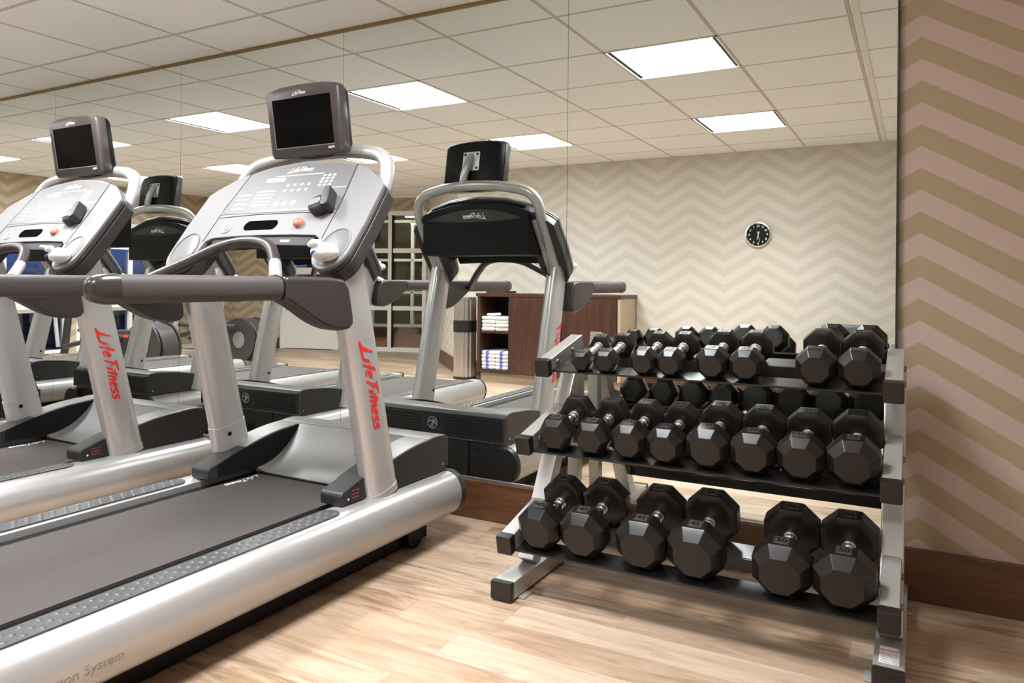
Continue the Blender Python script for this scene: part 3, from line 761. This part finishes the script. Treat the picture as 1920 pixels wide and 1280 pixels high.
    # cup holders: rim + flat disc, darker grey paints in the recess shade
    for s in (1, -1):
        e0 = ellipse(s*.376, .088, .060, .078, 28, -s*.10)
        cup = MB(); c_ = Vector((s*.376, .088))
        secs = []
        for k_, z_ in ((1.08, .0042), (1.06, .0075), (1.0, .0075), (.96, .003), (.86, .0046), (.5, .0046)):
            secs.append([FM @ Vector((c_.x+(x-c_.x)*k_, c_.y+(y-c_.y)*k_, z_)) for x, y in e0])
        cup.loft(secs, True); cup.build('cup_holder', ['face'], con, smooth=40)
        bw = MB(); secs = []
        for k_, z_ in ((.93, .0052), (.90, .0062), (.2, .0062)):
            secs.append([FM @ Vector((c_.x+(x-c_.x)*k_, c_.y+(y-c_.y)*k_, z_)) for x, y in e0])
        bw.loft(secs, True); bw.build('cup_recess_shade', 'recess_shade', con, smooth=40)
    # --- arch tube
    hp = [(.385, 1.985, 1.115), (.385, 2.06, 1.225), (.385, 2.13, 1.325), (.385, 2.17, 1.39), (.381, 2.192, 1.442), (.360, 2.212, 1.494), (.30, 2.23, 1.531), (.15, 2.256, 1.556), (0, 2.265, 1.563)]
    full = hp+[(-x, y, z) for x, y, z in hp[-2::-1]]
    ar = MB().tube(smoothpath(full, 5), .0275, 18).build('arch_tube', 'silver', t, smooth=60)
    for s in (1, -1):
        MB().bar((s*.350, 1.98, 1.12), (s*.350, 2.175, 1.38), .026, .04, up=(0, -1, 1)).build('inner_channel', 'silver', ar, bevel=.006)
    m_ = MB()
    m_.tube(smoothpath([(.40, 1.985, 1.10), (.385, 2.03, 1.085), (.36, 2.05, 1.10), (.345, 2.03, 1.13)], 4), .004, 8); m_.build('cable', 'black', ar)
    # --- monitor
    mo = empty('monitor', (-.004, 2.196, 1.680)); mo.parent = t; mo.rotation_euler = (math.radians(9), 0, 0)
    def mon_out(k, y): 
        w_, h_ = .205*k, .132*k; pts_ = []
        rr = .022
        for i in range(13): u = -1+2*i/12; pts_.append((w_*u*.97 if abs(u) == 1 else w_*u, y, h_-.012+.014*(1-u*u)))
        return pts_
    def ringm(k, y, dz=0):
        w_, h_ = .190*k, .138*k
        pr = [(w_-.010, -h_+.0), (w_, -h_+.012), (w_+.0, h_-.030), (w_-.012, h_-.012), (w_*.6, h_-.001), (0, h_+.003), (-w_*.6, h_-.001), (-w_+.012, h_-.012), (-w_, h_-.030), (-w_, -h_+.012), (-w_+.010, -h_), (-w_*.5, -h_-.004), (w_*.5, -h_-.004)]
        return [(x, y, z+dz) for x, z in pr]
    m_ = MB().loft([ringm(.955, -.046), ringm(.99, -.040), ringm(1.0, -.030), ringm(.975, .004), ], True)
    case = m_.build('monitor_case', 'bezel', mo, smooth=40)
    m_ = MB().loft([ringm(.955, .005), ringm(.95, .012), ringm(.90, .034), ringm(.84, .044)], True); m_.build('monitor_back', 'black', mo, smooth=40)
    MB().box(-.152, .150, -.0475, -.0462, -.098, .090).build('screen', 'screen', mo, smooth=0)
    m_ = MB()
    for b in ((-.156, .154, -.102, -.0985), ): m_.box(b[0], b[1], -.0472, -.0463, b[2], b[3])
    m_.box(-.156, -.1525, -.0472, -.0463, -.102, .088); m_.build('screen_trim', 'face', mo, smooth=0)
    m_ = MB(); add_logo(m_, .070, Matrix.Translation((-.005, -.0470, .101)) @ Matrix.Rotation(PI/2, 4, 'X'), thick=.24)
    add_text(m_, 'HDTV', .012, Matrix.Translation((.135, -.0470, -.113)) @ Matrix.Rotation(PI/2, 4, 'X'), bold=.0004); m_.build('monitor_lettering', 'print', mo, smooth=0)
    m_ = MB().prism(round_rect(-.052, .052, -.042, .062, .006), 1, .0445, .0485); pl = m_.build('mount_plate', 'silver', mo, smooth=40)
    m_ = MB()
    for x, z in ((-.038, .048), (.038, .048), (-.038, -.028), (.038, -.028)): m_.cyl((x, 0, z), 'y', .007, .0485, .0505, 10)
    m_.build('mount_screw', 'black', pl)
    m_ = MB().tube([(.0, .047, .045), (-.002, .060, .02), (-.012, .070, -.03), (-.024, .066, -.085), (-.03, .056, -.120)], [.014, .019, .021, .022, .023], 14); m_.build('mount_arm', 'silver', mo, smooth=60)
    m_ = MB().loft([[(x, y, z) for x, y in ellipse(0, .012, .095*k_, .03*k_, 20)] for k_, z in ((1.0, -.133), (.9, -.143), (.35, -.148))], True); m_.build('monitor_foot', 'black', mo, smooth=50)
    return t

tm = make_treadmill()
TL = ['silver and charcoal treadmill nearest the camera, beside the dumbbell rack', 'silver and charcoal treadmill, second from the dumbbell rack',
      'silver treadmill third from the dumbbell rack, cut off at the left edge of the photo', 'fourth silver treadmill from the dumbbell rack, seen only in the mirror']
for k, (x, dy) in enumerate(((-2.108, 0), (-3.498, -.066), (-4.888, -.10), (-6.278, -.12))):
    o = tm if k == 0 else copy_tree(tm)
    o.location = (x, dy, 0); tag(o, TL[k], 'treadmill', 'treadmills in a row facing the mirror')

# folded white cloths in the right cup holders
def cloth(seed):
    random.seed(seed); mb = MB()
    base = FM @ Vector((.398, .046, .026))
    n, m_ = 22, 12; secs = []
    for i in range(m_+1):
        ph = PI*i/m_; ring = []
        for k in range(n):
            a = 2*PI*k/n
            r = 1+.13*math.sin(3*a+seed)+.08*math.sin(7*a+2*ph)+random.uniform(-.04, .04)
            ring.append(base+Vector((.052*r*math.sin(ph)*math.cos(a)-.004, -.012+.030*r*math.sin(ph)*math.sin(a)*1.2, .028*math.cos(ph)*(1+.15*math.sin(2*a)))))
        secs.append(ring)
    mb.loft(secs, True)
    o = mb.build('hand_cloth', 'towel', None, smooth=80)
    mb = MB().tube([base+Vector((-.055, -.035, .022)), base+Vector((-.035, -.04, .026)), base+Vector((-.01, -.038, .03))], [.008, .014, .010], 10); mb.build('twisted_corner', 'towel', o, smooth=70)
    mb = MB(); mb.tube([base+Vector((-.030, -.052, -.012)), base+Vector((-.022, -.056, -.004)), base+Vector((-.012, -.056, .002))], [.003, .004, .003], 8); b = mb.build('blue_print', 'towelblue', o, smooth=70); b['label'] = 'blue printed mark'
    return o
for k, (x, dy) in enumerate(((-2.108, 0), (-3.498, -.066))):
    o = cloth(3+k); o.location = (x, dy, 0)
    tag(o, ['crumpled white cloth in the right cup holder of the nearest treadmill', 'crumpled white cloth in the right cup holder of the second treadmill'][k], 'cloth')

# ------------------------------------------------------------------ dumbbell rack
XL, XR = -1.188, -.056
rk = empty('dumbbell_rack', ((XL+XR)/2, 2.4, 0))
def loc(p): return (p[0]-(XL+XR)/2, p[1]-2.4, p[2])
TH = math.radians(14)
tiers = [('top', 2.405, .735), ('middle', 2.262, .481), ('bottom', 2.135, .178)]
for s, X in ((-1, XL), (1, XR)):
    mb = MB().box(X-.038-(XL+XR)/2, X+.038-(XL+XR)/2, 2.14-2.4, 2.77-2.4, .006, .064); ft = mb.build('foot', 'steel', rk, bevel=.004)
    MB().box(X-.039-(XL+XR)/2, X+.039-(XL+XR)/2, 2.115-2.4, 2.142-2.4, .004, .066).build('foot_cap', 'steel_dark', ft, bevel=.006)
    for y in (2.20, 2.71): MB().box(X-.06-(XL+XR)/2, X+.06-(XL+XR)/2, y-.03-2.4, y+.03-2.4, 0, .006).build('floor_plate', 'steel', ft, bevel=.003)
    mb = MB().bar(loc((X, 2.315, .07)), loc((X, 2.705, .76)), .062, .062, up=(0, 1, 0)); mb.build('front_post', 'steel', rk, bevel=.005)
    mb = MB().bar(loc((X, 2.70, .07)), loc((X, 2.735, .74)), .045, .045, up=(0, 1, 0)); mb.build('rear_post', 'steel', rk, bevel=.004)
    for nm, y, z in tiers:
        L_ = .31 if nm == 'top' else (.33 if nm == 'middle' else .30)
        dx = Vector((0, math.cos(TH), math.sin(TH)))
        a = Vector((X, y+.022, z+.004)); b = a+dx*L_
        if b.y > 2.78: b = a+dx*(L_-.03)
        arm = MB().bar(loc(a), loc(b), .050, .058).build('shelf_arm', 'steel', rk, bevel=.004)
        c0 = Vector((X, y, z)); MB().bar(loc(c0-dx*.002), loc(a+dx*.012), .056, .064).build('arm_cap', 'steel_dark', arm, bevel=.006)
        for q in (.06, .20):
            p = a+dx*q; m_ = MB()
            for sg in ((1,) if s > 0 else (-1, 1)):
                x0 = p.x+sg*.025; m_.cyl(loc((x0, p.y, p.z)), 'x', .011, x0-(XL+XR)/2, x0+sg*.006-(XL+XR)/2, 14, r2=.008)
            m_.build('bolt', 'bolt', arm, smooth=60)
st = MB(); q = loc((XR, 2.215, .0646)); st.box(q[0]-.024, q[0]+.024, q[1]-.055, q[1]+.045, q[2], q[2]+.0008); o = st.build('warning_sticker', 'sticker', rk, smooth=0); o['label'] = 'white printed sticker on the right foot'
s2 = MB(); s2.box(q[0]-.022, q[0]+.022, q[1]+.020, q[1]+.026, q[2]+.0009, q[2]+.0012); s2.build('sticker_stripe', 'orange', o, smooth=0)
s2 = MB()
for k in range(7): s2.box(q[0]-.020, q[0]+.020, q[1]-.050+k*.0095, q[1]-.0475+k*.0095, q[2]+.0009, q[2]+.0012)
s2.build('sticker_text', 'print_grey', o, smooth=0)
# shelf plane height at y (top of the rails)
def shelf_z(t, y):
    y0, z0 = {'top': (2.44, .728), 'middle': (2.30, .463), 'bottom': (2.17, .158)}[t]
    return z0+(y-y0)*math.tan(TH)
for nm, y, z in tiers:
    sh = []
    for k, yc in enumerate((y+.075, y+.255)):
        zc = shelf_z(nm, yc)
        mb = MB(); hw = .038
        dy, dz = hw*math.cos(TH), hw*math.sin(TH)
        x0, x1 = XL+.024, XR-.024
        mb.bar(loc((x0, yc, zc-.004)), loc((x1, yc, zc-.004)), .076, .007, up=(0, -math.sin(TH), math.cos(TH)))
        yl = yc-dy if k == 1 else yc+dy; zl = zc-dz if k == 1 else zc+dz
        mb.bar(loc((x0, yl, zl-(.022 if k else .012))), loc((x1, yl, zl-(.022 if k else .012))), .006, .042 if k else .022, up=(0, -math.sin(TH), math.cos(TH)))
        mb.build('shelf_rail', 'rackblack', rk, bevel=.0015)
tag(rk, 'three-tier steel dumbbell rack with black rails in front of the mirror', 'dumbbell rack')

# ------------------------------------------------------------------ dumbbells
def make_dumbbell(r, n, Lh, gap, num, name='hex_dumbbell'):
    """r = flat-to-centre radius; axis along +y, front head at -y"""
    t = empty(name); R = r/math.cos(PI/n)
    a0 = PI/2+PI/n
    def ring(k, y): return [(R*k*math.cos(a0+2*PI*q/n), y, R*k*math.sin(a0+2*PI*q/n)) for q in range(n)]
    tot = 2*Lh+gap
    ch = .38*r
    for s in (-1, 1):
        yo, yi = s*tot/2, s*gap/2
        mb = MB().loft([ring(.66, yo), ring(.985, yo-s*ch), ring(1.0, yo-s*(ch+.006)), ring(1.0, yi+s*.19*r), ring(.98, yi+s*.16*r), ring(.70, yi)], True)
        hd = mb.build('head', 'rubber', t, bevel=.0026, smooth=30)
        # raised plate with the weight on the top facet
        wv = 2*r*math.tan(PI/n)*.62; yl0, yl1 = yo-s*(ch+.008), yi+s*(.22*r); ym = (yl0+yl1)/2; hl = abs(yl1-yl0)/2*.86
        MB().box(-wv/2, wv/2, ym-hl, ym+hl, r-.001, r+.0012).build('label_plate', 'rubber_label', hd, bevel=.0006)
        m_ = MB()
        hh = hl*1.5
        add_text(m_, num, min(hh, wv*.72)*1.1, Matrix.Translation((0, ym, r+.0014)) @ Matrix.Rotation(0 if s < 0 else PI, 4, 'Z'), bold=.0009)
        for b in ((-wv/2+.002, -wv/2+.0038, ym-hl*.8, ym+hl*.8), (wv/2-.0038, wv/2-.002, ym-hl*.8, ym+hl*.8)): m_.box(*b, r+.0012, r+.0015)
        m_.build('weight_number', 'rubber_num', hd, smooth=0)
    prof = [(-gap/2-.004, .019), (-gap/2+.006, .019), (-gap/2+.008, .0145), (-gap/2+.013, .0145), (-gap/2+.015, .018), (-gap/2+.020, .018), (-gap/2+.022, .0135), (-gap*.25, .0155), (0, .0175)]
    prof = prof+[(-y, q) for y, q in prof[-2::-1]]
    MB().loft([[(q*math.cos(2*PI*k/18), y, q*math.sin(2*PI*k/18)) for k in range(18)] for y, q in prof], True).build('handle', 'chrome', t, smooth=50)
    return t, tot
TOP = [(-1.047, .036, 6, '5'), (-.958, .040, 6, '5'), (-.820, .046, 8, '10'), (-.726, .047, 8, '10'), (-.587, .053, 8, '12'), (-.479, .0535, 8, '12'), (-.270, .0595, 8, '15'), (-.149, .0595, 8, '15')]
MID = [(-1.086, .057, 6, '20'), (-.952, .0575, 6, '20'), (-.822, .0605, 8, '25'), (-.700, .0605, 8, '25'), (-.566, .067, 8, '30'), (-.430, .067, 8, '30'), (-.294, .0675, 8, '35'), (-.154, .071, 8, '35')]
BOT = [(-1.084, .073, 8, '40'), (-.930, .077, 8, '40'), (-.736, .079, 8, '45'), (-.570, .083, 8, '45'), (-.327, .0795, 8, '50'), (-.1665, .0798, 8, '50')]
POSN = {'top': ['leftmost', 'second from left', 'third from left', 'fourth from left', 'fifth from left', 'sixth from left', 'seventh from left', 'rightmost'],
        'bottom': ['leftmost', 'second from left', 'third from left', 'fourth from left', 'fifth from left', 'rightmost']}
POSN['middle'] = POSN['top']
KINDW = {'5': 'smallest black six-sided dumbbell', '10': 'small black dumbbell', '12': 'small black rubber dumbbell', '15': 'black rubber dumbbell with wide plates', '20': 'black six-sided dumbbell',
         '25': 'black eight-sided dumbbell', '30': 'black eight-sided dumbbell', '35': 'large black dumbbell', '40': 'heavy black dumbbell marked 40', '45': 'heavy black dumbbell marked 45', '50': 'largest black dumbbell marked 50'}
for tn, lst, yface in (('top', TOP, 2.425), ('middle', MID, 2.285), ('bottom', BOT, 2.155)):
    protos = {}
    for k, (x, r, n, num) in enumerate(lst):
        Lh = .062+.30*(r-.035)*1.0 if tn == 'top' else .078+.25*(r-.06)
        Lh = {'top': .040+.50*r, 'middle': .054+.42*r, 'bottom': .060+.45*r}[tn]
        gap = {'top': .132, 'middle': .120, 'bottom': .120}[tn]
        t, tot = make_dumbbell(r, n, Lh, gap, num)
        yc = yface+math.cos(TH)*tot/2 - 0
        z0 = shelf_z(tn, yc)+ (r+.0008)/math.cos(TH)
        t.location = (x, yc, z0); t.rotation_euler = (TH, 0, 0)
        tag(t, '%s, %s on the %s shelf of the rack' % (KINDW[num], POSN[tn][k], tn), 'dumbbell', 'dumbbells on the %s shelf' % tn)

# ------------------------------------------------------------------ back of the room: cabinet, towels, bin, clock
cb = empty('storage_cabinet', (-3.235, -1.275, 0))
def cl(x): return x+3.235
y0, y1 = -.225, .225
mb = MB(); x0, x1 = cl(-4.06), cl(-2.47)
mb.box(x0, x0+.03, y0, y1, .10, .90); mb.box(x0, x1, y0, y0+.02, .10, .90); mb.box(cl(-3.69), cl(-3.66), y0, y1, .10, .90)
mb.box(x0+.03, cl(-3.69), y0+.02, y1, .10, .14)
mb.build('carcass', 'cabin', cb, bevel=.002)
MB().box(x0+.03, cl(-3.69), y0+.02, y1-.01, .515, .54).build('shelf', 'cab', cb, bevel=.002)
MB().box(x0-.015, x1+.01, y0, y1+.015, .90, .935).build('cabinet_top', 'cab', cb, bevel=.003)
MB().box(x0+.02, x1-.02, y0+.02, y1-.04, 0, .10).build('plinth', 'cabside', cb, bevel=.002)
MB().box(x0-.002, x0+.032, y0, y1+.004, .10, .90).build('side_panel', 'cab', cb, bevel=.002)
o = MB().box(x1-.03, x1, y0, y1+.004, .10, .899).build('side_panel', 'cabside', cb, bevel=.002); o['label'] = 'side panel painted pale for the strong light on it'  # strong light on this side is put into its pale colour
for a, b in ((-3.665, -3.085), (-3.08, -2.505)):
    d_ = MB().box(cl(a), cl(b), y1-.005, y1+.014, .105, .895).build('door', 'cab', cb, bevel=.002)
MB().box(cl(-3.655), cl(-2.505), y0+.02, y1-.01, .105, .12).build('bottom_panel', 'cabin', cb, smooth=0)
tag(cb, 'long dark walnut cabinet with open towel shelves against the back wall', 'cabinet')
# tray on top
t = empty('flat_tray', (-3.89, -1.25, .935)); MB().box(-.13, .13, -.10, .10, 0.0, .012).build('tray_base', 'cab', t, bevel=.003)
m_ = MB()
for s in (-1, 1): m_.box(-.13, .13, s*.096-.004, s*.096+.004, .012, .024); m_.box(s*.126-.004, s*.126+.004, -.10, .10, .012, .024)
m_.build('rim', 'cab', t, bevel=.002); tag(t, 'small flat brown tray on top of the walnut cabinet', 'tray')
def make_towel(striped):
    t = empty('folded_towel'); hw, hd, h = .080, .16, .036
    prof = round_rect(-hw, hw, 0, h, .016, 5)
    secs = []
    for y in (-hd, -hd+.012, -.05, .05, hd-.012, hd):
        k = .86 if abs(y) == hd else 1
        secs.append([(x*k, y, h/2+(z-h/2)*k+random.uniform(-.001, .001)) for x, z in prof])
    MB().loft(secs, True).build('cloth', 'towel', t, smooth=60)
    m_ = MB().tube([(-hw+.01, hd+.002, h*.5), (0, hd+.004, h*.46), (hw-.01, hd+.002, h*.5)], .0035, 6); m_.build('fold_edge', 'towel', t, smooth=60)
    if striped:
        secs = [[(x0_, y*1.006, h/2+(z)*1.03) for y, z in [(hd+.004, -h/2+.004), (hd+.006, 0), (hd+.004, h/2-.004), (hd-.02, h/2+.001), (-hd+.02, h/2+.001), (hd-.02, h/2-.002), (hd-.004, h/2-.007), (hd-.001, 0), (hd-.004, -h/2+.007)]] for x0_ in (-.020, .012)]
        MB().loft(secs, True).build('stripe', 'towelblue', t, smooth=0)
    return t
plain = make_towel(False); striped = make_towel(True)
first = {0: True, 1: True}
for sh, proto, z0, n, lab in ((0, plain, .5405, 4, 'plain white towel'), (1, striped, .1405, 5, 'blue-striped towel')):
    for cx_ in (0, 1):
        for k in range(n):
            o = proto if first[sh] else copy_tree(proto); first[sh] = False
            o.location = (-3.9435+cx_*.168+random.uniform(-.002, .002), -1.225+random.uniform(-.006, .006), z0+k*.0385)
            pos = ['bottom', 'second from bottom', 'third from bottom', 'fourth from bottom', 'fifth from bottom'][k] if k < n-1 else 'top'
            tag(o, '%s, %s of the %s stack on the %s shelf' % (lab, pos, ['outer', 'inner'][cx_], ['upper', 'lower'][sh]), 'towel', ['plain towels on the upper cabinet shelf', 'striped towels on the lower cabinet shelf'][sh])
# loose rolled towel on the upper stack
t = MB().tube(smoothpath([(-3.99, -1.15, .7095), (-3.93, -1.13, .7095), (-3.87, -1.11, .713), (-3.82, -1.10, .718)], 4), [.013]*13, 12, ry=[.024]*13, up=(0, 0, 1)).build('rolled_towel', 'towel', None, smooth=60)
tag(t, 'loosely rolled white towel lying on top of the upper towel stack', 'towel')
# waste bin
b = empty('waste_bin', (-4.31, -1.20, 0))
n = 96; secs = []
for z in (0.0, .88): secs.append([((.118+.006*math.cos(16*2*PI*k/n))*math.cos(2*PI*k/n), (.118+.006*math.cos(16*2*PI*k/n))*math.sin(2*PI*k/n), z) for k in range(n)])
MB().loft(secs, True).build('body', 'binmetal', b, smooth=60)
MB().cyl((0, 0, 0), 'z', .125, .865, .885, 36).build('top_rim', 'binmetal', b, smooth=50)
MB().cyl((0, 0, 0), 'z', .128, .51, .635, 36).build('opening_band', 'steel_dark', b, smooth=50)
MB().cyl((0, 0, 0), 'z', .124, 0, .03, 36).build('base_ring', 'steel_dark', b, smooth=50)
tag(b, 'tall round striped steel bin with a dark band beside the cabinet', 'bin')
# clock
ck = empty('wall_clock', (-1.292, -1.5, 1.51))
ring = []
for rr, yy in ((.113, 0.001), (.117, .012), (.115, .028), (.105, .032), (.100, .024), (.100, .012)): ring.append([(rr*math.cos(2*PI*k/48), yy, rr*math.sin(2*PI*k/48)) for k in range(48)])
MB().loft(ring, False).build('rim', 'chrome', ck, smooth=60)
MB().cyl((0, 0, 0), 'y', .1005, .002, .013, 48).build('dial', 'black', ck)
m_ = MB()
for h_ in range(1, 13):
    a = PI/2+2*PI*h_/12   # seen from the room, +x is on the left
    a = 2*PI*h_/12
    add_text(m_, str(h_), .027, Matrix.Translation((-.081*math.sin(a), .0136, .081*math.cos(a))) @ Matrix.Rotation(PI, 4, 'Z') @ Matrix.Rotation(PI/2, 4, 'X'), bold=.0006)
m_.build('numerals', 'print', ck, smooth=0)
def hand(mins, L_, wd, y):
    a = 2*PI*mins/60; d = Vector((-math.sin(a), 0, math.cos(a))); q = Vector((d.z, 0, -d.x))
    p = [d*(-.03)+q*wd, d*L_+q*wd*.4, d*L_-q*wd*.4, d*(-.03)-q*wd]
    return MB().add([(v.x, y, v.z) for v in p]+[(v.x, y+.001, v.z) for v in p], [(0, 1, 2, 3), (7, 6, 5, 4), (0, 4, 5, 1), (1, 5, 6, 2), (2, 6, 7, 3), (3, 7, 4, 0)])
hand(27.6, .048, .004, .015).build('hour_hand', 'print', ck, smooth=0)
hand(32, .070, .0025, .017).build('minute_hand', 'print', ck, smooth=0)
tag(ck, 'small round black wall clock with a silver rim on the back wall', 'clock')
# bench with upright pad near the back wall
bn = empty('weight_bench', (-.52, -.80, 0))
MB().box(-.155, .155, -.03, .03, .36, .735).xf(Matrix.Translation((0, -.02, 0))).build('backrest', 'bench', bn, bevel=.028, seg=4)
MB().box(-.15, .15, -.52, -.06, .36, .42).build('seat', 'bench', bn, bevel=.02, seg=4)
m_ = MB().bar((0, -.5, .30), (0, .05, .30), .05, .05); m_.bar((0, -.45, .30), (0, -.45, .04), .05, .05, up=(0, 1, 0)); m_.bar((0, 0, .32), (0, 0, .04), .05, .05, up=(0, 1, 0)); m_.box(-.22, .22, -.48, -.42, 0, .05); m_.box(-.22, .22, -.03, .03, 0, .05)
m_.bar((0, .035, .33), (0, .025, .60), .04, .02, up=(0, 1, 0)); m_.build('bench_frame', 'steel', bn, bevel=.004)
tag(bn, 'grey padded bench, top just showing behind the rightmost dumbbells in the mirror', 'bench')

# ------------------------------------------------------------------ elliptical trainers
def make_elliptical():
    """local +x is the rear drive housing"""
    t = empty('elliptical_trainer')
    m_ = MB().box(-1.0, .95, -.05, .05, .04, .12); m_.box(-.95, -.85, -.30, .30, .0, .06); m_.box(.80, .90, -.28, .28, 0, .06); m_.build('base_frame', 'silver', t, bevel=.01)
    # drive housing
    pr = bez((.30, .10), (.32, .52), (.62, .66), (.95, .52), 10)+bez((.95, .52), (1.10, .40), (1.12, .20), (1.02, .05), 8)[1:]+[(.35, .05)]
    hs = MB().prism(pr, 1, -.10, .10).build('drive_housing', 'dark', t, bevel=.015, seg=3)
    for s in (-1, 1):
        m_ = MB().cyl((.78, 0, .31), 'y', .27, s*.13-.012, s*.13+.012, 40); c_ = m_.build('crank_disc', 'dark', t, smooth=50)
        MB().cyl((.78, 0, .31), 'y', .10, s*.145-.004, s*.145+.004, 36).build('disc_cover', 'midgrey', c_, smooth=50)
        m_ = MB().tube(smoothpath([(.80, s*.2, .42+.06*s), (.30, s*.2, .40+.05*s), (-.15, s*.2, .30+.04*s), (-.55, s*.2, .26)], 5), .028, 12, ry=.04); pa = m_.build('pedal_arm', 'dark', t, smooth=60)
        MB().prism(round_rect(-.22, .16, s*.2-.075, s*.2+.075, .04), 2, .40+.05*s, .43+.05*s).build('pedal', 'charcoal', pa, bevel=.006)
        m_ = MB().tube(smoothpath([(-.55, s*.28, .26), (-.62, s*.28, .70), (-.58, s*.28, 1.05), (-.48, s*.27, 1.35), (-.42, s*.25, 1.55)], 5), .022, 12); ha = m_.build('moving_handle', 'silver', t, smooth=60)
        MB().tube([(-.50, s*.272, 1.30), (-.42, s*.25, 1.56)], .027, 12).build('handle_grip', 'grip', ha, smooth=60)
        MB().tube([(-.95, s*.15, .12), (.32, s*.15, .22)], .022, 10).build('ramp_rail', 'silver', t, smooth=60)
        o_ = MB().box(.40, .72, min(s*.1005, s*.104), max(s*.1005, s*.104), .40, .44).build('accent_stripe', 'orange', hs, smooth=0)
    m_ = MB().tube([(-.92, 0, .08), (-.80, 0, .75), (-.72, 0, 1.22)], [.055, .045, .04], 16, ry=[.04, .035, .03]); m_.build('mast', 'dark', t, smooth=60)
    cn = MB().prism([(-.80, 1.18), (-.60, 1.22), (-.66, 1.50), (-.78, 1.52)], 1, -.19, .19).build('console', 'charcoal', t, bevel=.02, seg=3)
    MB().box(-.001, .001, -.13, .13, -.09, .09).xf(Matrix.Translation((-.622, 0, 1.37)) @ Matrix.Rotation(-.2, 4, 'Y')).build('screen', 'screen', cn, smooth=0)
    m_ = MB().tube(smoothpath([(-.66, -.22, 1.10), (-.52, -.20, 1.12), (-.62, -.08, 1.12), (-.70, 0, 1.12), (-.62, .08, 1.12), (-.52, .20, 1.12), (-.66, .22, 1.10)], 4), .015, 10); m_.build('fixed_handle', 'grip', t, smooth=60)
    return t
e1 = make_elliptical(); e1.location = (-8.15, -.95, 0); tag(e1, 'grey elliptical trainer with a round rear housing, nearer the glazed wall', 'elliptical trainer', 'elliptical trainers seen in the mirror')
e2 = copy_tree(e1); e2.location = (-8.15, .35, 0); tag(e2, 'grey elliptical trainer nearer the treadmills, at the far left of the mirror view', 'elliptical trainer')
